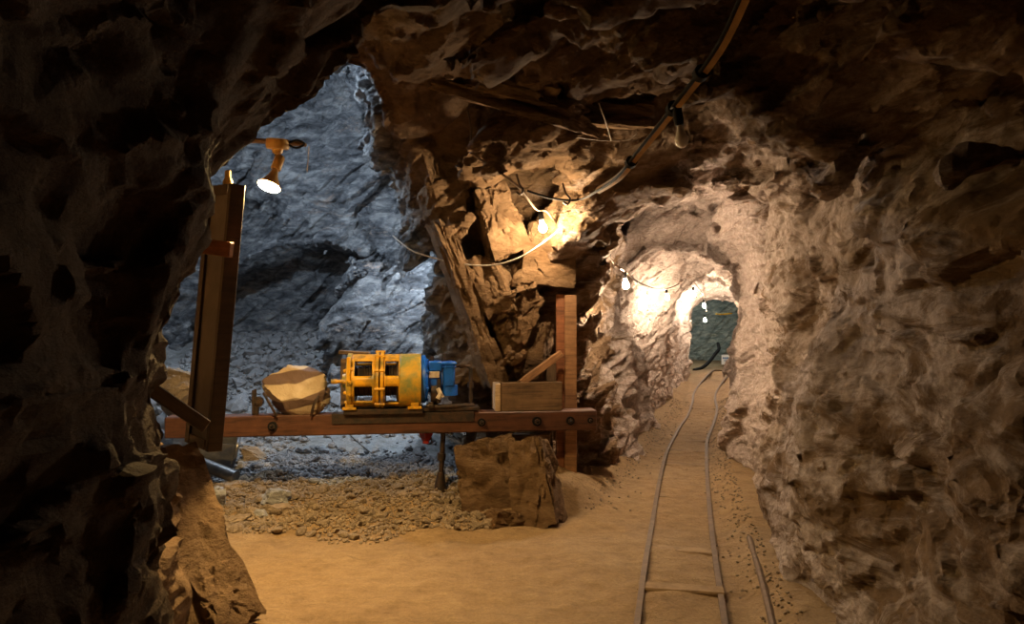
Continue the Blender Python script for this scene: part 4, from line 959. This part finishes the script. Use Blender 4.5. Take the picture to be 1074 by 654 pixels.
for x, y, r in cand:
    tan_ = is_tan(x, y)
    o = bpy.data.objects.new('gravel_stone', protos[('t' if tan_ else 'g', rnd.randrange(6))]); C.objects.link(o)
    o.scale = (r, r, r); o.location = (x, y, gh(x, y)+r*.34); o.rotation_euler = (rnd.uniform(-.5, .5), rnd.uniform(-.5, .5), rnd.uniform(0, 6.28))
    if tan_: tag(o, 'small angular tan stone in the gravel heap below the beam', 'stone', 'tan stones in the gravel heap')
    else: tag(o, 'small angular grey stone on the crest of the gravel heap', 'stone', 'grey stones in the gravel heap')
def stuff(name, pts, mat, label, cat, seedk):
    """many small chips merged into one uncountable mesh"""
    base = []
    for k in range(5):
        b_ = rock_bm((1, .75, .55), 200+seedk*10+k, 1, 6, .5, .08); bmesh.ops.triangulate(b_, faces=b_.faces)
        b_.verts.ensure_lookup_table(); base.append((np.array([v.co[:] for v in b_.verts]), np.array([[v.index for v in f.verts] for f in b_.faces]))); b_.free()
    VV, FF = [], []; n = 0; rr = random.Random(seedk)
    xs_ = np.array([p[0] for p in pts]); ys_ = np.array([p[1] for p in pts]); hz = ground_h(xs_, ys_)
    for (x, y, r), z in zip(pts, hz):
        v, f = base[rr.randrange(5)]
        Rm = np.array(Euler((rr.uniform(-.7, .7), rr.uniform(-.7, .7), rr.uniform(0, 6.28))).to_matrix())
        VV.append((v*r) @ Rm.T+np.array([x, y, z+r*.3])); FF.append(f+n); n += len(v)
    o = mesh_np(name, np.concatenate(VV), np.concatenate(FF), mat, smooth=False); tag(o, label, cat, kind='stuff'); return o
pt, pg = [], []
while len(pt)+len(pg) < 9000:
    x = rnd.uniform(-2.9, -.12); y = rnd.uniform(5.4, 7.5)
    if not gravel_density(x, y): continue
    if rnd.random() > (.15+.85*min(1, (y-5.4)/.7)): continue
    r = rnd.uniform(.010, .026); (pt.append((x, y, r)) if is_tan(x, y) else pg.append((x, y, r*1.35)))
stuff('gravel', pt, ST_TAN, 'loose tan gravel heaped on the dirt below the beam', 'gravel', 1)
stuff('gravel', pg, ST_GREY, 'loose grey gravel along the crest behind the tan gravel', 'gravel', 2)
pts = []
while len(pts) < 7000:
    x = rnd.uniform(-4.6, -.4); y = rnd.uniform(7.5, 11.9)
    dens = .12 if 7.7 < y < 8.8 and x > -2.6 else (.35+.65*min(1, max(0, (y-8.3)/1.2)))
    if x < -2.3: dens = max(dens, .7)
    if rnd.random() > dens: continue
    pts.append((x, y, rnd.choice((.015, .02, .025, .03, .04, .06)) if rnd.random() > .05 or y < 9 else rnd.uniform(.08, .15)))
stuff('rubble', pts, ST_GREY, 'broken grey rubble covering the slope at the back of the side chamber', 'rubble', 3)
pts = []
for _ in range(1300):
    y = rnd.uniform(3.6, 14); side = rnd.random()
    cx_ = float(np.interp(y, [0, 4, 5.7, 7.6, 11.7, 18], [1.2, 1.5, 1.8, 2.2, 3.3, 5.2]))
    if side < .6: x = cx_-abs(rnd.gauss(0, .12))
    else:
        if y < 6.2: continue
        x = float(np.interp(y, [5.5, 6.7, 9, 12.8, 18], [.4, .72, 1.5, 2.65, 4.05]))+abs(rnd.gauss(0, .15))
    pts.append((x, y, rnd.uniform(.006, .018)))
stuff('gravel', pts, ST_TAN, 'fine stone crumbs scattered along the feet of the tunnel walls', 'gravel', 4)
